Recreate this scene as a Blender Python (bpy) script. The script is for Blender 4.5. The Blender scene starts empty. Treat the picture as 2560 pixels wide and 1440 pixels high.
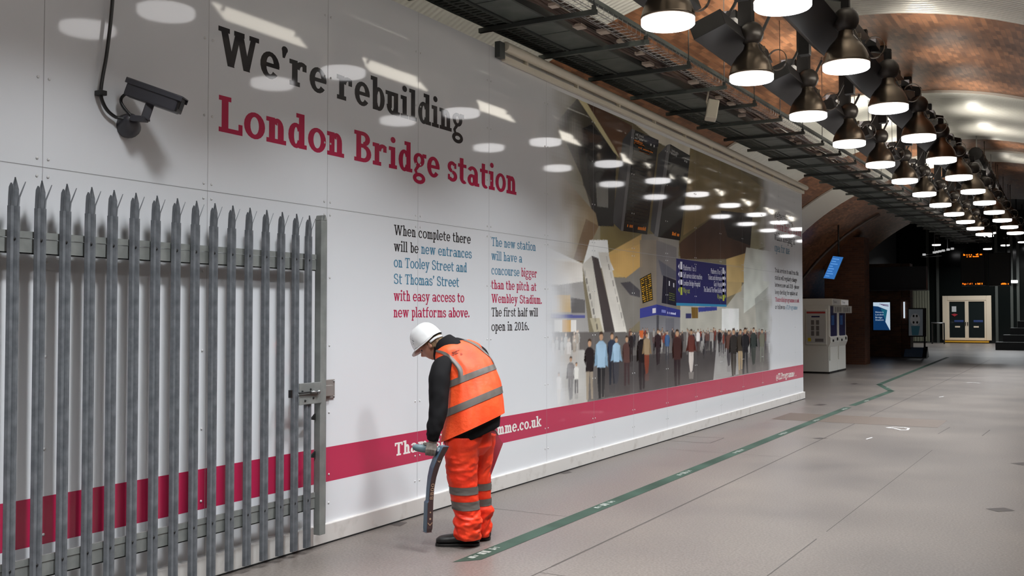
import bpy, bmesh, math, random
import numpy as np
from mathutils import Vector, Matrix, noise

random.seed(7)
sc = bpy.context.scene
COL = sc.collection
PI = math.pi

# ------------------------------------------------------------------ camera, world, exposure
F_PX, VPX, HZ, CAM_H, CAM_X = 2480.0, 2696.0, 790.0, 1.75, 5.08
PITCH = math.atan((HZ - 720) / F_PX)
TH = math.atan((VPX - 1280) / math.hypot(F_PX, HZ - 720))
cam_d = bpy.data.cameras.new('camera')
cam = bpy.data.objects.new('camera', cam_d)
COL.objects.link(cam)
cam.location = (CAM_X, 0, CAM_H)
cam.rotation_euler = (PI / 2 + PITCH, 0, TH)
cam_d.sensor_width = 36.0
cam_d.lens = F_PX / 2560 * 36.0
cam_d.clip_end = 300
sc.camera = cam

world = bpy.data.worlds.new('station_air')
sc.world = world
world.use_nodes = True
world.node_tree.nodes['Background'].inputs[0].default_value = (0.75, 0.8, 0.85, 1)
world.node_tree.nodes['Background'].inputs[1].default_value = 0.014

sc.view_settings.view_transform = 'Standard'
sc.view_settings.look = 'None'
sc.view_settings.gamma = 1
sc.view_settings.use_curve_mapping = False
sc.view_settings.exposure = 0.0
sc.cycles.use_denoising = True
sc.cycles.max_bounces = 7
sc.cycles.diffuse_bounces = 4
sc.cycles.glossy_bounces = 4
sc.cycles.sample_clamp_indirect = 6.0
sc.cycles.caustics_reflective = False
sc.cycles.caustics_refractive = False

LAMP_W = 50.0        # each pendant's down light
LENS_E = 4.6         # glow of the lens itself
UP_W = 7.5           # uplighter on each gantry box

# measuring helpers: a reading taken on the photograph -> a place in the hall
_rt = Vector((math.cos(TH), math.sin(TH), 0))
_fw = Vector((-math.sin(TH) * math.cos(PITCH), math.cos(TH) * math.cos(PITCH), math.sin(PITCH)))
_up = _rt.cross(_fw)
def _ray(px, py): return _fw + _rt * ((px - 1280) / F_PX) + _up * ((720 - py) / F_PX)
_C = Vector((CAM_X, 0, CAM_H))
def on_x(px, py, x=0.0):
    r = _ray(px, py); return _C + r * ((x - CAM_X) / r.x)
def on_y(px, py, y):
    r = _ray(px, py); return _C + r * (y / r.y)
def on_z(px, py, z=0.0):
    r = _ray(px, py); return _C + r * ((z - CAM_H) / r.z)
def W(px, py):
    p = on_x(px, py); return (p.y, p.z)

# ------------------------------------------------------------------ object helpers
def tag(o, label=None, cat=None, group=None, kind=None):
    if label: o['label'] = label
    if cat: o['category'] = cat
    if group: o['group'] = group
    if kind: o['kind'] = kind
    return o

def empty(name, loc=(0, 0, 0), rot=(0, 0, 0), parent=None):
    o = bpy.data.objects.new(name, None)
    o.empty_display_size = 0.1
    COL.objects.link(o); o.location = loc; o.rotation_euler = rot
    if parent: o.parent = parent
    return o

def thing(name, label, cat, loc=(0, 0, 0), rot=(0, 0, 0), group=None):
    return tag(empty(name, loc, rot), label, cat, group)

class MB:
    """collects simple shapes into one mesh"""
    def __init__(s): s.v = []; s.f = []; s.m = []; s.uv = {}
    def add(s, vs, fs, mi=0):
        b = len(s.v); s.v += [tuple(q) for q in vs]
        for f in fs: s.f.append(tuple(i + b for i in f)); s.m.append(mi)
        return b
    def box(s, c, d, mi=0, rot=None):
        vs = [Vector((x * d[0] / 2, y * d[1] / 2, z * d[2] / 2)) for x in (-1, 1) for y in (-1, 1) for z in (-1, 1)]
        if rot is not None: vs = [rot @ q for q in vs]
        s.add([q + Vector(c) for q in vs], [(0, 1, 3, 2), (4, 6, 7, 5), (0, 4, 5, 1), (2, 3, 7, 6), (0, 2, 6, 4), (1, 5, 7, 3)], mi); return s
    def bar(s, a, b, w, h, mi=0, up=(0, 0, 1)):
        a = Vector(a); b = Vector(b); d = b - a; L = d.length; d = d / L
        u = Vector(up)
        if abs(d.dot(u)) > .98: u = Vector((1, 0, 0))
        sd = d.cross(u).normalized(); u2 = sd.cross(d)
        R = Matrix((sd, d, u2)).transposed()
        return s.box((a + b) / 2, (w, L, h), mi, R)
    def tube(s, path, r, n=10, mi=0, cap=True, flat=1.0):
        path = [Vector(p) for p in path]; N = len(path)
        rr = r if isinstance(r, (list, tuple)) else [r] * N
        prev = None; rings = []
        for i, p in enumerate(path):
            t = (path[min(i + 1, N - 1)] - path[max(i - 1, 0)]).normalized()
            if prev is None:
                u = Vector((0, 0, 1)) if abs(t.z) < .9 else Vector((1, 0, 0))
                u = (u - t * u.dot(t)).normalized()
            else:
                u = (prev - t * prev.dot(t)).normalized()
            prev = u; w = t.cross(u)
            rings.append([p + (u * math.cos(a) + w * math.sin(a) * flat) * rr[i] for a in [2 * PI * k / n for k in range(n)]])
        s.loft(rings, mi, cap); return s
    def loft(s, rings, mi=0, cap=True, closed=True):
        n = len(rings[0]); vs = [q for r in rings for q in r]; fs = []
        for i in range(len(rings) - 1):
            for k in range(n if closed else n - 1):
                a = i * n + k; b = i * n + (k + 1) % n
                fs.append((a, b, b + n, a + n))
        if cap and closed:
            fs.append(tuple(range(n - 1, -1, -1))); fs.append(tuple(range((len(rings) - 1) * n, len(rings) * n)))
        s.add(vs, fs, mi); return s
    def lathe(s, prof, n=24, mi=0, axis=None, c=(0, 0, 0), cap=True):
        c = Vector(c); A = axis or Matrix.Identity(3)
        rings = [[c + A @ Vector((r * math.cos(2 * PI * k / n), r * math.sin(2 * PI * k / n), z)) for k in range(n)] for r, z in prof]
        s.loft(rings, mi, cap); return s
    def prism(s, poly, fr, to, mi=0):
        """poly: 3D points of one face; extruded by vector to-fr"""
        d = Vector(to) - Vector(fr); n = len(poly); P = [Vector(p) for p in poly]
        vs = P + [p + d for p in P]
        fs = [tuple(range(n)), tuple(range(2 * n - 1, n - 1, -1))] + [(i, n + i, n + (i + 1) % n, (i + 1) % n) for i in range(n)]
        s.add(vs, fs, mi); return s
    def sphere(s, c, r, n=16, mi=0, sq=(1, 1, 1)):
        rings = []
        for i in range(n // 2 + 1):
            t = PI * i / (n // 2); rr = max(math.sin(t), 1e-3)
            rings.append([Vector(c) + Vector((r * sq[0] * rr * math.cos(2 * PI * k / n), r * sq[1] * rr * math.sin(2 * PI * k / n), -r * sq[2] * math.cos(t))) for k in range(n)])
        s.loft(rings, mi, True); return s
    def build(s, name, mats, parent=None, smooth=False, bevel=0, fix=True, sharp=None):
        me = bpy.data.meshes.new(name)
        me.from_pydata(s.v, [], s.f)
        if not isinstance(mats, (list, tuple)): mats = [mats]
        for m in mats: me.materials.append(m)
        for p, mi in zip(me.polygons, s.m): p.material_index = mi; p.use_smooth = smooth
        if fix:
            bm = bmesh.new(); bm.from_mesh(me); bmesh.ops.recalc_face_normals(bm, faces=bm.faces); bm.to_mesh(me); bm.free()
        if smooth and sharp: me.set_sharp_from_angle(angle=math.radians(sharp))
        me.update()
        o = bpy.data.objects.new(name, me); COL.objects.link(o)
        if parent is not None: o.parent = parent
        if bevel:
            b = o.modifiers.new('edge', 'BEVEL'); b.width = bevel; b.segments = 2; b.limit_method = 'ANGLE'
        return o

def copy_tree(o, parent=None):
    c = o.copy(); COL.objects.link(c)
    if parent is not None: c.parent = parent
    for ch in [q for q in o.children]: copy_tree(ch, c)
    return c

# ------------------------------------------------------------------ materials
def srgb(r, g, b):
    f = lambda c: (c / 255 / 12.92) if c / 255 <= .04045 else ((c / 255 + .055) / 1.055) ** 2.4
    return (f(r), f(g), f(b))
def mat(name, rgb, rough=.5, metal=0., coat=0., coat_r=.05, spec=.5, emit=None, es=0.):
    m = bpy.data.materials.new(name); m.use_nodes = True
    b = m.node_tree.nodes['Principled BSDF']
    b.inputs['Base Color'].default_value = (*rgb, 1)
    b.inputs['Roughness'].default_value = rough
    b.inputs['Metallic'].default_value = metal
    b.inputs['Coat Weight'].default_value = coat
    b.inputs['Coat Roughness'].default_value = coat_r
    b.inputs['Specular IOR Level'].default_value = spec
    if emit:
        b.inputs['Emission Color'].default_value = (*emit, 1); b.inputs['Emission Strength'].default_value = es
    return m
def nodes(m): return m.node_tree.nodes, m.node_tree.links, m.node_tree.nodes['Principled BSDF']
def vary(m, scale, c1, c2, detail=4, coord='Object', lo=.35, hi=.65, bump=0., bscale=None, stretch=None, rough=None):
    """mottle the base colour between two tones, optional bump"""
    N, L, b = nodes(m)
    tc = N.new('ShaderNodeTexCoord'); src = tc.outputs[coord]
    if stretch:
        mp = N.new('ShaderNodeMapping'); mp.inputs['Scale'].default_value = stretch
        L.new(src, mp.inputs[0]); src = mp.outputs[0]
    t = N.new('ShaderNodeTexNoise'); t.inputs['Scale'].default_value = scale; t.inputs['Detail'].default_value = detail
    L.new(src, t.inputs['Vector'])
    r = N.new('ShaderNodeValToRGB'); r.color_ramp.elements[0].position = lo; r.color_ramp.elements[1].position = hi
    r.color_ramp.elements[0].color = (*c1, 1); r.color_ramp.elements[1].color = (*c2, 1)
    L.new(t.outputs['Fac'], r.inputs[0]); L.new(r.outputs[0], b.inputs['Base Color'])
    if bump:
        t2 = t
        if bscale:
            t2 = N.new('ShaderNodeTexNoise'); t2.inputs['Scale'].default_value = bscale; t2.inputs['Detail'].default_value = 3
            L.new(src, t2.inputs['Vector'])
        bp = N.new('ShaderNodeBump'); bp.inputs['Strength'].default_value = bump; bp.inputs['Distance'].default_value = .02
        L.new(t2.outputs['Fac'], bp.inputs['Height']); L.new(bp.outputs[0], b.inputs['Normal'])
    return m
def g(v): return srgb(v, v, v)

M = {}
M['board'] = mat('white_laminate', srgb(226, 228, 232), .5, coat=1.0, coat_r=.045, spec=.1)
M['skirt'] = vary(mat('scuffed_white_paint', g(205), .45), 6, srgb(188, 182, 176), srgb(214, 210, 206), 6, lo=.25, hi=.45)
M['crimson'] = mat('crimson_print', srgb(188, 42, 82), .5, coat=1.0, coat_r=.045, spec=.1)
M['ink'] = mat('black_print', srgb(44, 42, 44), .5, coat=1.0, coat_r=.045, spec=.1)
M['red_ink'] = mat('raspberry_print', srgb(184, 32, 76), .5, coat=1.0, coat_r=.045, spec=.1)
M['blue_ink'] = mat('blue_print', srgb(78, 134, 164), .5, coat=1.0, coat_r=.045, spec=.1)
M['white_ink'] = mat('white_print', srgb(240, 236, 232), .5, coat=1.0, coat_r=.045, spec=.1)
M['seam'] = mat('panel_seam', srgb(150, 150, 152), .6)
M['screw'] = mat('white_screw_cap', g(215), .3)
M['galv'] = vary(mat('galvanised_steel', g(120), .45, .3), 14, srgb(100, 104, 109), srgb(124, 128, 133), 4)
M['galv_post'] = vary(mat('galvanised_post', g(120), .5, .2), 8, srgb(124, 127, 125), srgb(142, 145, 142), 5)
M['steel'] = mat('plain_steel', g(150), .32, .85)
M['dark'] = mat('dark_hole', g(22), .6)
M['black'] = mat('black_plastic', g(30), .35)
M['blackpaint'] = mat('black_paint', srgb(32, 30, 32), .45)
M['cctv'] = mat('charcoal_housing', srgb(58, 58, 64), .35)
M['bronze'] = mat('bronze_metal', srgb(116, 104, 92), .3, .85)
M['ball'] = mat('dark_ball_metal', srgb(58, 53, 50), .35, .3)
M['lens'] = mat('glowing_lens', g(255), .4, emit=(1.0, .985, .99), es=LENS_E)
M['uplens'] = mat('uplighter_glass', g(220), .4, emit=(1.0, .93, .8), es=7)
M['gantry'] = mat('gantry_steel', srgb(22, 20, 21), .55, spec=.3)
M['traygrey'] = vary(mat('tray_grey', srgb(96, 104, 100), .45, .2), 4, srgb(92, 100, 96), srgb(112, 118, 114))
M['traydark'] = mat('tray_dark', srgb(74, 78, 76), .5, .2)
M['wire'] = mat('bright_wire', g(175), .28, .9)
M['cable'] = vary(mat('brown_cables', srgb(70, 56, 48), .6), 8, srgb(48, 38, 34), srgb(112, 90, 78), stretch=(1, .2, 1))
M['clip'] = mat('pale_clip', srgb(205, 190, 175), .5)
M['cream'] = mat('cream_paint', srgb(232, 224, 206), .4)
# ------------------------------------------------------------------ the hall: floor, vault, walls
def floor_mat():
    m = mat('terrazzo', srgb(170, 160, 156), .34); N, L, b = nodes(m)
    tc = N.new('ShaderNodeTexCoord')
    big = N.new('ShaderNodeTexNoise'); big.inputs['Scale'].default_value = .55; big.inputs['Detail'].default_value = 5
    sp = N.new('ShaderNodeTexNoise'); sp.inputs['Scale'].default_value = 55; sp.inputs['Detail'].default_value = 3
    vo = N.new('ShaderNodeTexVoronoi'); vo.inputs['Scale'].default_value = 70
    for t in (big, sp, vo): L.new(tc.outputs['Object'], t.inputs['Vector'])
    r1 = N.new('ShaderNodeValToRGB'); r1.color_ramp.elements[0].position = .3; r1.color_ramp.elements[1].position = .7
    r1.color_ramp.elements[0].color = (*srgb(106, 100, 97), 1); r1.color_ramp.elements[1].color = (*srgb(122, 114, 108), 1)
    L.new(big.outputs['Fac'], r1.inputs[0])
    r2 = N.new('ShaderNodeValToRGB'); r2.color_ramp.elements[0].position = .36; r2.color_ramp.elements[1].position = .62
    r2.color_ramp.elements[0].color = (.62, .6, .58, 1); r2.color_ramp.elements[1].color = (1.14, 1.14, 1.14, 1)
    L.new(sp.outputs['Fac'], r2.inputs[0])
    mx = N.new('ShaderNodeMixRGB'); mx.blend_type = 'MULTIPLY'; mx.inputs[0].default_value = .75
    L.new(r1.outputs[0], mx.inputs[1]); L.new(r2.outputs[0], mx.inputs[2])
    r3 = N.new('ShaderNodeValToRGB'); r3.color_ramp.elements[0].position = .0; r3.color_ramp.elements[1].position = .25
    r3.color_ramp.elements[0].color = (1.15, 1.14, 1.12, 1); r3.color_ramp.elements[1].color = (1, 1, 1, 1)
    L.new(vo.outputs['Distance'], r3.inputs[0])
    m2 = N.new('ShaderNodeMixRGB'); m2.blend_type = 'MULTIPLY'; m2.inputs[0].default_value = .8
    L.new(mx.outputs[0], m2.inputs[1]); L.new(r3.outputs[0], m2.inputs[2]); L.new(m2.outputs[0], b.inputs['Base Color'])
    rr = N.new('ShaderNodeMapRange'); rr.inputs['To Min'].default_value = .26; rr.inputs['To Max'].default_value = .42
    L.new(big.outputs['Fac'], rr.inputs['Value']); L.new(rr.outputs[0], b.inputs['Roughness'])
    return m
M['floor'] = floor_mat()
M['joint'] = mat('floor_joint', srgb(66, 60, 56), .6)
M['inlay'] = mat('dark_stone_inlay', srgb(66, 60, 58), .4)
M['patch'] = vary(mat('brown_patch', srgb(90, 78, 70), .5), 60, srgb(82, 70, 62), srgb(98, 85, 76))
M['chalk'] = mat('chalk', g(225), .9)

fl = MB(); fl.add([(-8, -12, 0), (10, -12, 0), (10, 90, 0), (-8, 90, 0)], [(0, 1, 2, 3)])
floor = tag(fl.build('floor', M['floor']), 'speckled grey beige terrazzo floor of the hall', None, kind='structure')
j = MB()
def strip(a, b, w, z=.0012, mi=0, mb=None):
    a = Vector((a[0], a[1], z)); b = Vector((b[0], b[1], z)); d = (b - a).normalized(); s_ = Vector((-d.y, d.x, 0)) * w / 2
    (mb or j).add([a - s_, b - s_, b + s_, a + s_], [(0, 1, 2, 3)], mi)
strip((1.86, 6.2), (1.90, 16.8), .016); strip((1.90, 18.1), (1.98, 44), .016); strip((1.84, 1), (1.86, 6.2), .008)
strip((3.2, 3), (3.2, 5.7), .012); strip((3.22, 6.1), (3.27, 8.0), .008); strip((3.28, 8.3), (3.4, 14), .006)
for y, x0, x1, w in ((6.02, 1.86, 3.2, .006), (7.8, .1, 1.2, .005), (6.35, 3.2, 4.6, .005), (12.4, .2, 1.9, .005)):
    strip((x0, y), (x1, y), w)
for a, b in (((1995, 815), (1995, 815)),): pass
q1, q2 = on_z(2375, 1068), on_z(2345, 1085); strip((q1.x, q1.y), (q2.x, q2.y), .012)
q1, q2 = on_z(2475, 1075), on_z(2455, 1090); strip((q1.x, q1.y), (q2.x, q2.y), .012)
# access hatch outline beside the hoarding
hq = [on_z(*p) for p in ((1660, 1101), (1690, 1090), (1810, 1095), (1775, 1108))]
for i in range(4): strip(hq[i], hq[(i + 1) % 4], .012)
j.build('floor_joint', M['joint'], floor, fix=False)
inl = MB()
for pts in ([(2463, 1272), (2510, 1269), (2538, 1277), (2494, 1280)], [(2525, 1158), (2560, 1156), (2590, 1161), (2556, 1164)],
            [(965, 1311), (985, 1305), (1019, 1306), (1000, 1316)], [(1625, 1102), (1648, 1098), (1676, 1100), (1655, 1105)],
            [(1826, 1048), (1845, 1046), (1862, 1048), (1843, 1050)], [(2032, 1013), (2048, 1010), (2068, 1011), (2052, 1014)],
            [(2126, 960), (2136, 958), (2147, 959), (2137, 961)], [(2030, 1096), (2050, 1094), (2068, 1096), (2048, 1098)],
            [(1958, 1010), (1966, 1008), (1982, 1010), (1972, 1011)], [(1395, 1182), (1420, 1177), (1430, 1181), (1408, 1185)]):
    ps = [on_z(*p) for p in pts]; inl.add([(p.x, p.y, .0015) for p in ps], [(0, 1, 2, 3)])
inl.build('floor_inlay', M['inlay'], floor, fix=False)
pt = MB(); pt.add([(.53, 16.84, .0016), (3.14, 16.84, .0016), (3.15, 18.1, .0016), (.53, 18.12, .0016)], [(0, 1, 2, 3)])
pt.build('floor_patch', M['patch'], floor, fix=False)
ck = MB()
def chalk(pts, w=.02):
    for a, b in zip(pts[:-1], pts[1:]): strip(on_z(*a), on_z(*b), w, .002, 0, ck)
chalk([(2216, 1069), (2235, 1068), (2260, 1069), (2272, 1071), (2268, 1075), (2252, 1075), (2236, 1071), (2216, 1069)], .03)
chalk([(2416, 957), (2432, 956), (2450, 958)], .03); chalk([(2166, 1098), (2180, 1094)], .02); chalk([(2348, 993), (2360, 991)], .02)
ck.build('chalk_mark', M['chalk'], floor, fix=False)

# ---- vault
VC0, VS, VCR, VR = 2.0, .02, 6.2, 7.0
def vx(y): return VC0 + VS * (y - 15)
def vpt(x, y, off=0.0):
    dx = x - vx(y); return Vector((x, y, VCR - VR + math.sqrt(max((VR - off) ** 2 - dx * dx, .01))))
def vz(x, y): return vpt(x, y).z

def brick_mat(name, c1, c2, mortar, rough=.45, coord='UV', scale=1.0, bump=.25):
    m = mat(name, c1, rough); N, L, b = nodes(m)
    tc = N.new('ShaderNodeTexCoord')
    br = N.new('ShaderNodeTexBrick'); br.inputs['Scale'].default_value = scale
    br.inputs['Brick Width'].default_value = .225; br.inputs['Row Height'].default_value = .075
    br.inputs['Mortar Size'].default_value = .006; br.inputs['Color1'].default_value = (*c1, 1); br.inputs['Color2'].default_value = (*c2, 1)
    br.inputs['Mortar'].default_value = (*mortar, 1); br.inputs['Bias'].default_value = -.1
    L.new(tc.outputs[coord], br.inputs['Vector'])
    n = N.new('ShaderNodeTexNoise'); n.inputs['Scale'].default_value = 1.3; n.inputs['Detail'].default_value = 6
    L.new(tc.outputs['Object'], n.inputs['Vector'])
    r = N.new('ShaderNodeValToRGB'); r.color_ramp.elements[0].position = .3; r.color_ramp.elements[1].position = .7
    r.color_ramp.elements[0].color = (.55, .5, .48, 1); r.color_ramp.elements[1].color = (1.25, 1.2, 1.15, 1)
    L.new(n.outputs['Fac'], r.inputs[0])
    mx = N.new('ShaderNodeMixRGB'); mx.blend_type = 'MULTIPLY'; mx.inputs[0].default_value = .8
    L.new(br.outputs['Color'], mx.inputs[1]); L.new(r.outputs[0], mx.inputs[2]); L.new(mx.outputs[0], b.inputs['Base Color'])
    bp = N.new('ShaderNodeBump'); bp.inputs['Strength'].default_value = bump; bp.inputs['Distance'].default_value = .01
    L.new(br.outputs['Fac'], bp.inputs['Height']); bp.invert = True; L.new(bp.outputs[0], b.inputs['Normal'])
    return m
M['vault'] = brick_mat('vault_brick', srgb(140, 98, 70), srgb(84, 56, 40), srgb(112, 84, 64), .38)
M['wallbrick'] = brick_mat('dark_wall_brick', srgb(104, 66, 46), srgb(76, 46, 34), srgb(98, 76, 62), .6, 'UV')
M['oldbrick'] = brick_mat('old_wall_brick', srgb(120, 84, 58), srgb(88, 58, 42), srgb(110, 86, 66), .6, 'UV')
def corr_mat():
    m = mat('cream_corrugated_panel', srgb(204, 203, 196), .28, .1); N, L, b = nodes(m)
    tc = N.new('ShaderNodeTexCoord'); sx = N.new('ShaderNodeSeparateXYZ'); L.new(tc.outputs['Object'], sx.inputs[0])
    mu = N.new('ShaderNodeMath'); mu.operation = 'MULTIPLY'; mu.inputs[1].default_value = 2 * PI / .095; L.new(sx.outputs['Y'], mu.inputs[0])
    sn = N.new('ShaderNodeMath'); sn.operation = 'SINE'; L.new(mu.outputs[0], sn.inputs[0])
    bp = N.new('ShaderNodeBump'); bp.inputs['Strength'].default_value = .5; bp.inputs['Distance'].default_value = .02
    L.new(sn.outputs[0], bp.inputs['Height']); L.new(bp.outputs[0], b.inputs['Normal'])
    return m
M['corr'] = corr_mat()

def add_uv(o, fn):
    me = o.data; uv = me.uv_layers.new(name='UVMap')
    for l in me.loops:
        uv.data[l.index].uv = fn(me.vertices[l.vertex_index].co)

def vault_piece(y0, y1, x0, x1, off, mtl, name, yl0=None, yl1=None, ny=1, parent=None, edge=.0):
    nx = 44; ny = max(ny, int((y1 - y0) / 1.5)); mb = MB(); rings = []
    for i in range(ny + 1):
        row = []
        for k in range(nx + 1):
            f = k / nx; t = i / ny
            ya = (y0 if yl0 is None else yl0 + (y0 - yl0) * min(1, max(0, (f - .42) / .1)))
            yb = (y1 if yl1 is None else yl1 + (y1 - yl1) * min(1, max(0, (f - .42) / .1)))
            y = ya + (yb - ya) * t; x = x0 + (x1 - x0) * f + vx(y)
            row.append(vpt(x, y, off))
        rings.append(row)
    mb.loft(rings, 0, False, closed=False)
    if edge:
        for end in (0, ny):
            mb.loft([rings[end], [p + Vector((0, 0, edge)) for p in rings[end]]], 0, False, closed=False)
    o = mb.build(name, mtl, parent, smooth=True, fix=False)
    add_uv(o, lambda c: (c.y, math.asin(max(-1, min(1, (c.x - vx(c.y)) / VR))) * VR))
    return o
ceiling = tag(vault_piece(-12, 42, -6.2, 6.2, 0, M['vault'], 'ceiling', ny=40), 'curved brown brick barrel vault', None, kind='structure')
for y0, y1, l0, l1 in ((1.5, 15.0, 1.5, 12.3), (20.9, 26.85, 20.3, 25.98), (28.95, 31.0, 29.0, 31.35), (-9, -3, -9, -3)):
    o = vault_piece(y0, y1, -5.6, 5.8, .05, M['corr'], 'ceiling_panel', l0, l1, ny=8, edge=.05)
    tag(o, 'pale corrugated liner curving across the brick vault', None, kind='structure')
# dark space beyond the vault
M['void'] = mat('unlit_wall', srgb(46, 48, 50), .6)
def wallbox(name, c, d, m, label=None):
    mb = MB(); mb.box(c, d); o = mb.build(name, m)
    def f(co):
        return (co.x if d[1] < d[0] else co.y, co.z)
    add_uv(o, f); tag(o, label, None, kind='structure'); return o
sp = VCR - VR + math.sqrt(VR ** 2 - 6.2 ** 2)
wallbox('wall_left', (-4.75, 12.5, 1.65), (.3, 49, 3.3), M['wallbrick'], 'dark brick wall behind the hoarding')
wallbox('wall_right', (9.0, 16, 1.65), (.3, 56, 3.3), M['oldbrick'], 'brick wall along the other side')
wallbox('wall_back', (2, -12.1, 3.3), (14, .2, 6.6), M['oldbrick'], 'brick wall behind')
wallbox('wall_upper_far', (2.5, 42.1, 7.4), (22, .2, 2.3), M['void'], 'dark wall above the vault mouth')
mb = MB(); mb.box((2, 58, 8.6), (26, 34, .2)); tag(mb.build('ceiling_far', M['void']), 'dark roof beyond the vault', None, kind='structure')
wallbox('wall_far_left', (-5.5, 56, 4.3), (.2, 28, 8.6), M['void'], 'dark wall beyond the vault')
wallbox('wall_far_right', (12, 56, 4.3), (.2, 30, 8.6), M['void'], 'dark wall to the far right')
# ------------------------------------------------------------------ slab-serif lettering (cap height 1)
XH, AS, DE = .74, 1.05, -.33
class Glyphs:
    def __init__(s, V=.18, Hn=.125, e=.075):
        s.V, s.H, s.e = V, Hn, e; s.cache = {}
    def arc(s, cx, cy, rx, ry, a0, a1, tv=None, th=None, n=None):
        tv = s.V if tv is None else tv; th = s.H if th is None else th
        n = n or max(4, int(abs(a1 - a0) / 18)); out = []
        for i in range(n):
            A = math.radians(a0 + (a1 - a0) * i / n); B = math.radians(a0 + (a1 - a0) * (i + 1) / n)
            o = lambda t: (cx + rx * math.cos(t), cy + ry * math.sin(t)); q = lambda t: (cx + (rx - tv) * math.cos(t), cy + (ry - th) * math.sin(t))
            out.append([q(A), o(A), o(B), q(B)])
        return out
    def r(s, x0, y0, x1, y1): return [[(x0, y0), (x1, y0), (x1, y1), (x0, y1)]]
    def d(s, x0, y0, x1, y1, w=None):
        w = (w or s.V) / 2; return [[(x0 - w, y0), (x0 + w, y0), (x1 + w, y1), (x1 - w, y1)]]
    def stem(s, x, y0, y1, foot=1, head=1, fl=1, fr=1):
        V, H, e = s.V, s.H, s.e; p = s.r(x, y0, x + V, y1)
        if foot: p += s.r(x - e * fl, y0, x + V + e * fr, y0 + H)
        if head == 1: p += s.r(x - e * 1.1, y1 - H, x, y1)
        if head == 2: p += s.r(x - e, y1 - H, x + V + e, y1)
        return p
    def disc(s, cx, cy, r): return [[(cx + r * math.cos(2 * PI * k / 14), cy + r * math.sin(2 * PI * k / 14)) for k in range(14)]]
    def get(s, c):
        if c not in s.cache: s.cache[c] = s.make(c)
        return s.cache[c]
    def make(s, c):
        V, H, e = s.V, s.H, s.e; X = XH; st, ar, r, d = s.stem, s.arc, s.r, s.d
        cw = .27 + V            # stem-to-stem outer width
        L = e; R_ = e + cw      # left / right outer edges
        cx, rx = (L + R_) / 2, cw / 2
        def arch(l, rr, a1=150): return ar((l + rr) / 2, X - .3, (rr - l) / 2, .3, 0, a1) + r(rr - V, 0, rr, X - .29)
        if c == ' ': return [], .34
        if c == 'n' or c == 'h':
            p = st(L, 0, X if c == 'n' else AS) + arch(L + V * .35, R_) + r(R_ - V - e, 0, R_ + e, H); return p, R_ + e
        if c == 'm':
            R2 = R_ + cw - V; return st(L, 0, X) + arch(L + V * .35, R_) + r(R_ - V - e * .8, 0, R_ + e * .8, H) + arch(R_ - V * .65, R2) + r(R2 - V - e, 0, R2 + e, H), R2 + e
        if c == 'u':
            return st(L, .2, X, 0) + ar(cx - .02, .3, rx + .02, .31, 180, 330) + st(R_ - V, 0, X, 1, 1, 0, 1), R_ + e
        if c == 'r':
            return st(L, 0, X) + ar(L + V + .14, X - .3, .26, .3, 55, 165) + r(L + V + .16, X - .26, L + V + .16 + V * .75, X - .05), L + V + .36
        if c == 'i': return st(L, 0, X) + s.disc(L + V * .5, X + .24, .105), L + V + e
        if c == 'l': return st(L, 0, AS), L + V + e
        if c == 'o': return ar(.31, X / 2, .31, X / 2 + .012, 0, 360), .62
        if c == 'e': return ar(.3, X / 2, .3, X / 2 + .012, 0, 322) + r(V * .8, X / 2 - .05, .6 - .01, X / 2 - .05 + H * .9), .6
        if c == 'c': return ar(.3, X / 2, .3, X / 2 + .012, 48, 318) + r(.38, X - .28, .38 + V * .85, X - .06), .57
        if c == 'a':
            return ar(.27, X - .27, .29, .28, 0, 152) + r(.56 - V, .0, .56, X - .26) + ar(.235, .215, .235, .227, 0, 360, V * .95, H * .92) + r(.3, X / 2 - .01, .5, X / 2 + .09 - .03) + r(.5, 0, .56 + e, H), .56 + e
        if c == 'b': return st(L, .0, AS, 0) + ar(cx + .02, X / 2, rx + .02, X / 2 + .012, -150, 150), R_ + .04
        if c == 'd': return st(R_ - V + .02, 0, AS, 1, 1, 0, 1) + ar(cx - .03, X / 2, rx + .02, X / 2 + .012, 30, 330), R_ + e + .02
        if c == 'p': return st(L, DE, X) + ar(cx + .02, X / 2, rx + .02, X / 2 + .012, -150, 150), R_ + .04
        if c == 'g':
            return (ar(.265, X - .235, .25, .247, 0, 360, V * .9, H * .9) + r(.42, X - H, .6, X + .01) + ar(.27, -.15, .285, .2, 0, 360, V * .85, H)
                    + [[(.04, .12), (.16, .3), (.3, .27), (.17, .12), (.2, .03), (.1, .0)]]), .6
        if c == 's':
            return (ar(.235, X - .2, .225, .212, 28, 270, V * .9, H) + ar(.255, .2, .245, .212, -155, 92, V * .9, H)
                    + r(.35, X - .25, .35 + V * .55, X - .05) + r(.03, .05, .03 + V * .55, .25)), .5
        if c == 't': return r(L + .02, .18, L + .02 + V, X + .22) + r(0, X - H, .44, X) + ar(L + .02 + .21, .22, .21, .23, 180, 310), .46
        if c == 'f': return r(L + .03, 0, L + .03 + V, X + .05) + r(0, X - H, .45, X) + ar(L + .03 + .21, X + .05, .21, .27, 55, 180) + r(L + .03 - e, 0, L + .03 + V + e, H), .44
        if c == 'k':
            return st(L, 0, AS) + d(L + V + .03, .3, .52, X, V * .9) + d(.58, 0, .31, .46, V) + r(.4, X - H, .68, X) + r(.42, 0, .72, H), .72
        if c in 'vy':
            p = d(.12, X, .31, 0 if c == 'v' else .02, V) + d(.31, 0, .5, X, V * .85) + r(0, X - H, .27, X) + r(.37, X - H, .63, X)
            if c == 'y': p += d(.31, .05, .2, DE + .06, V * .85) + r(.02, DE, .26, DE + H)
            return p, .63
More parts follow.
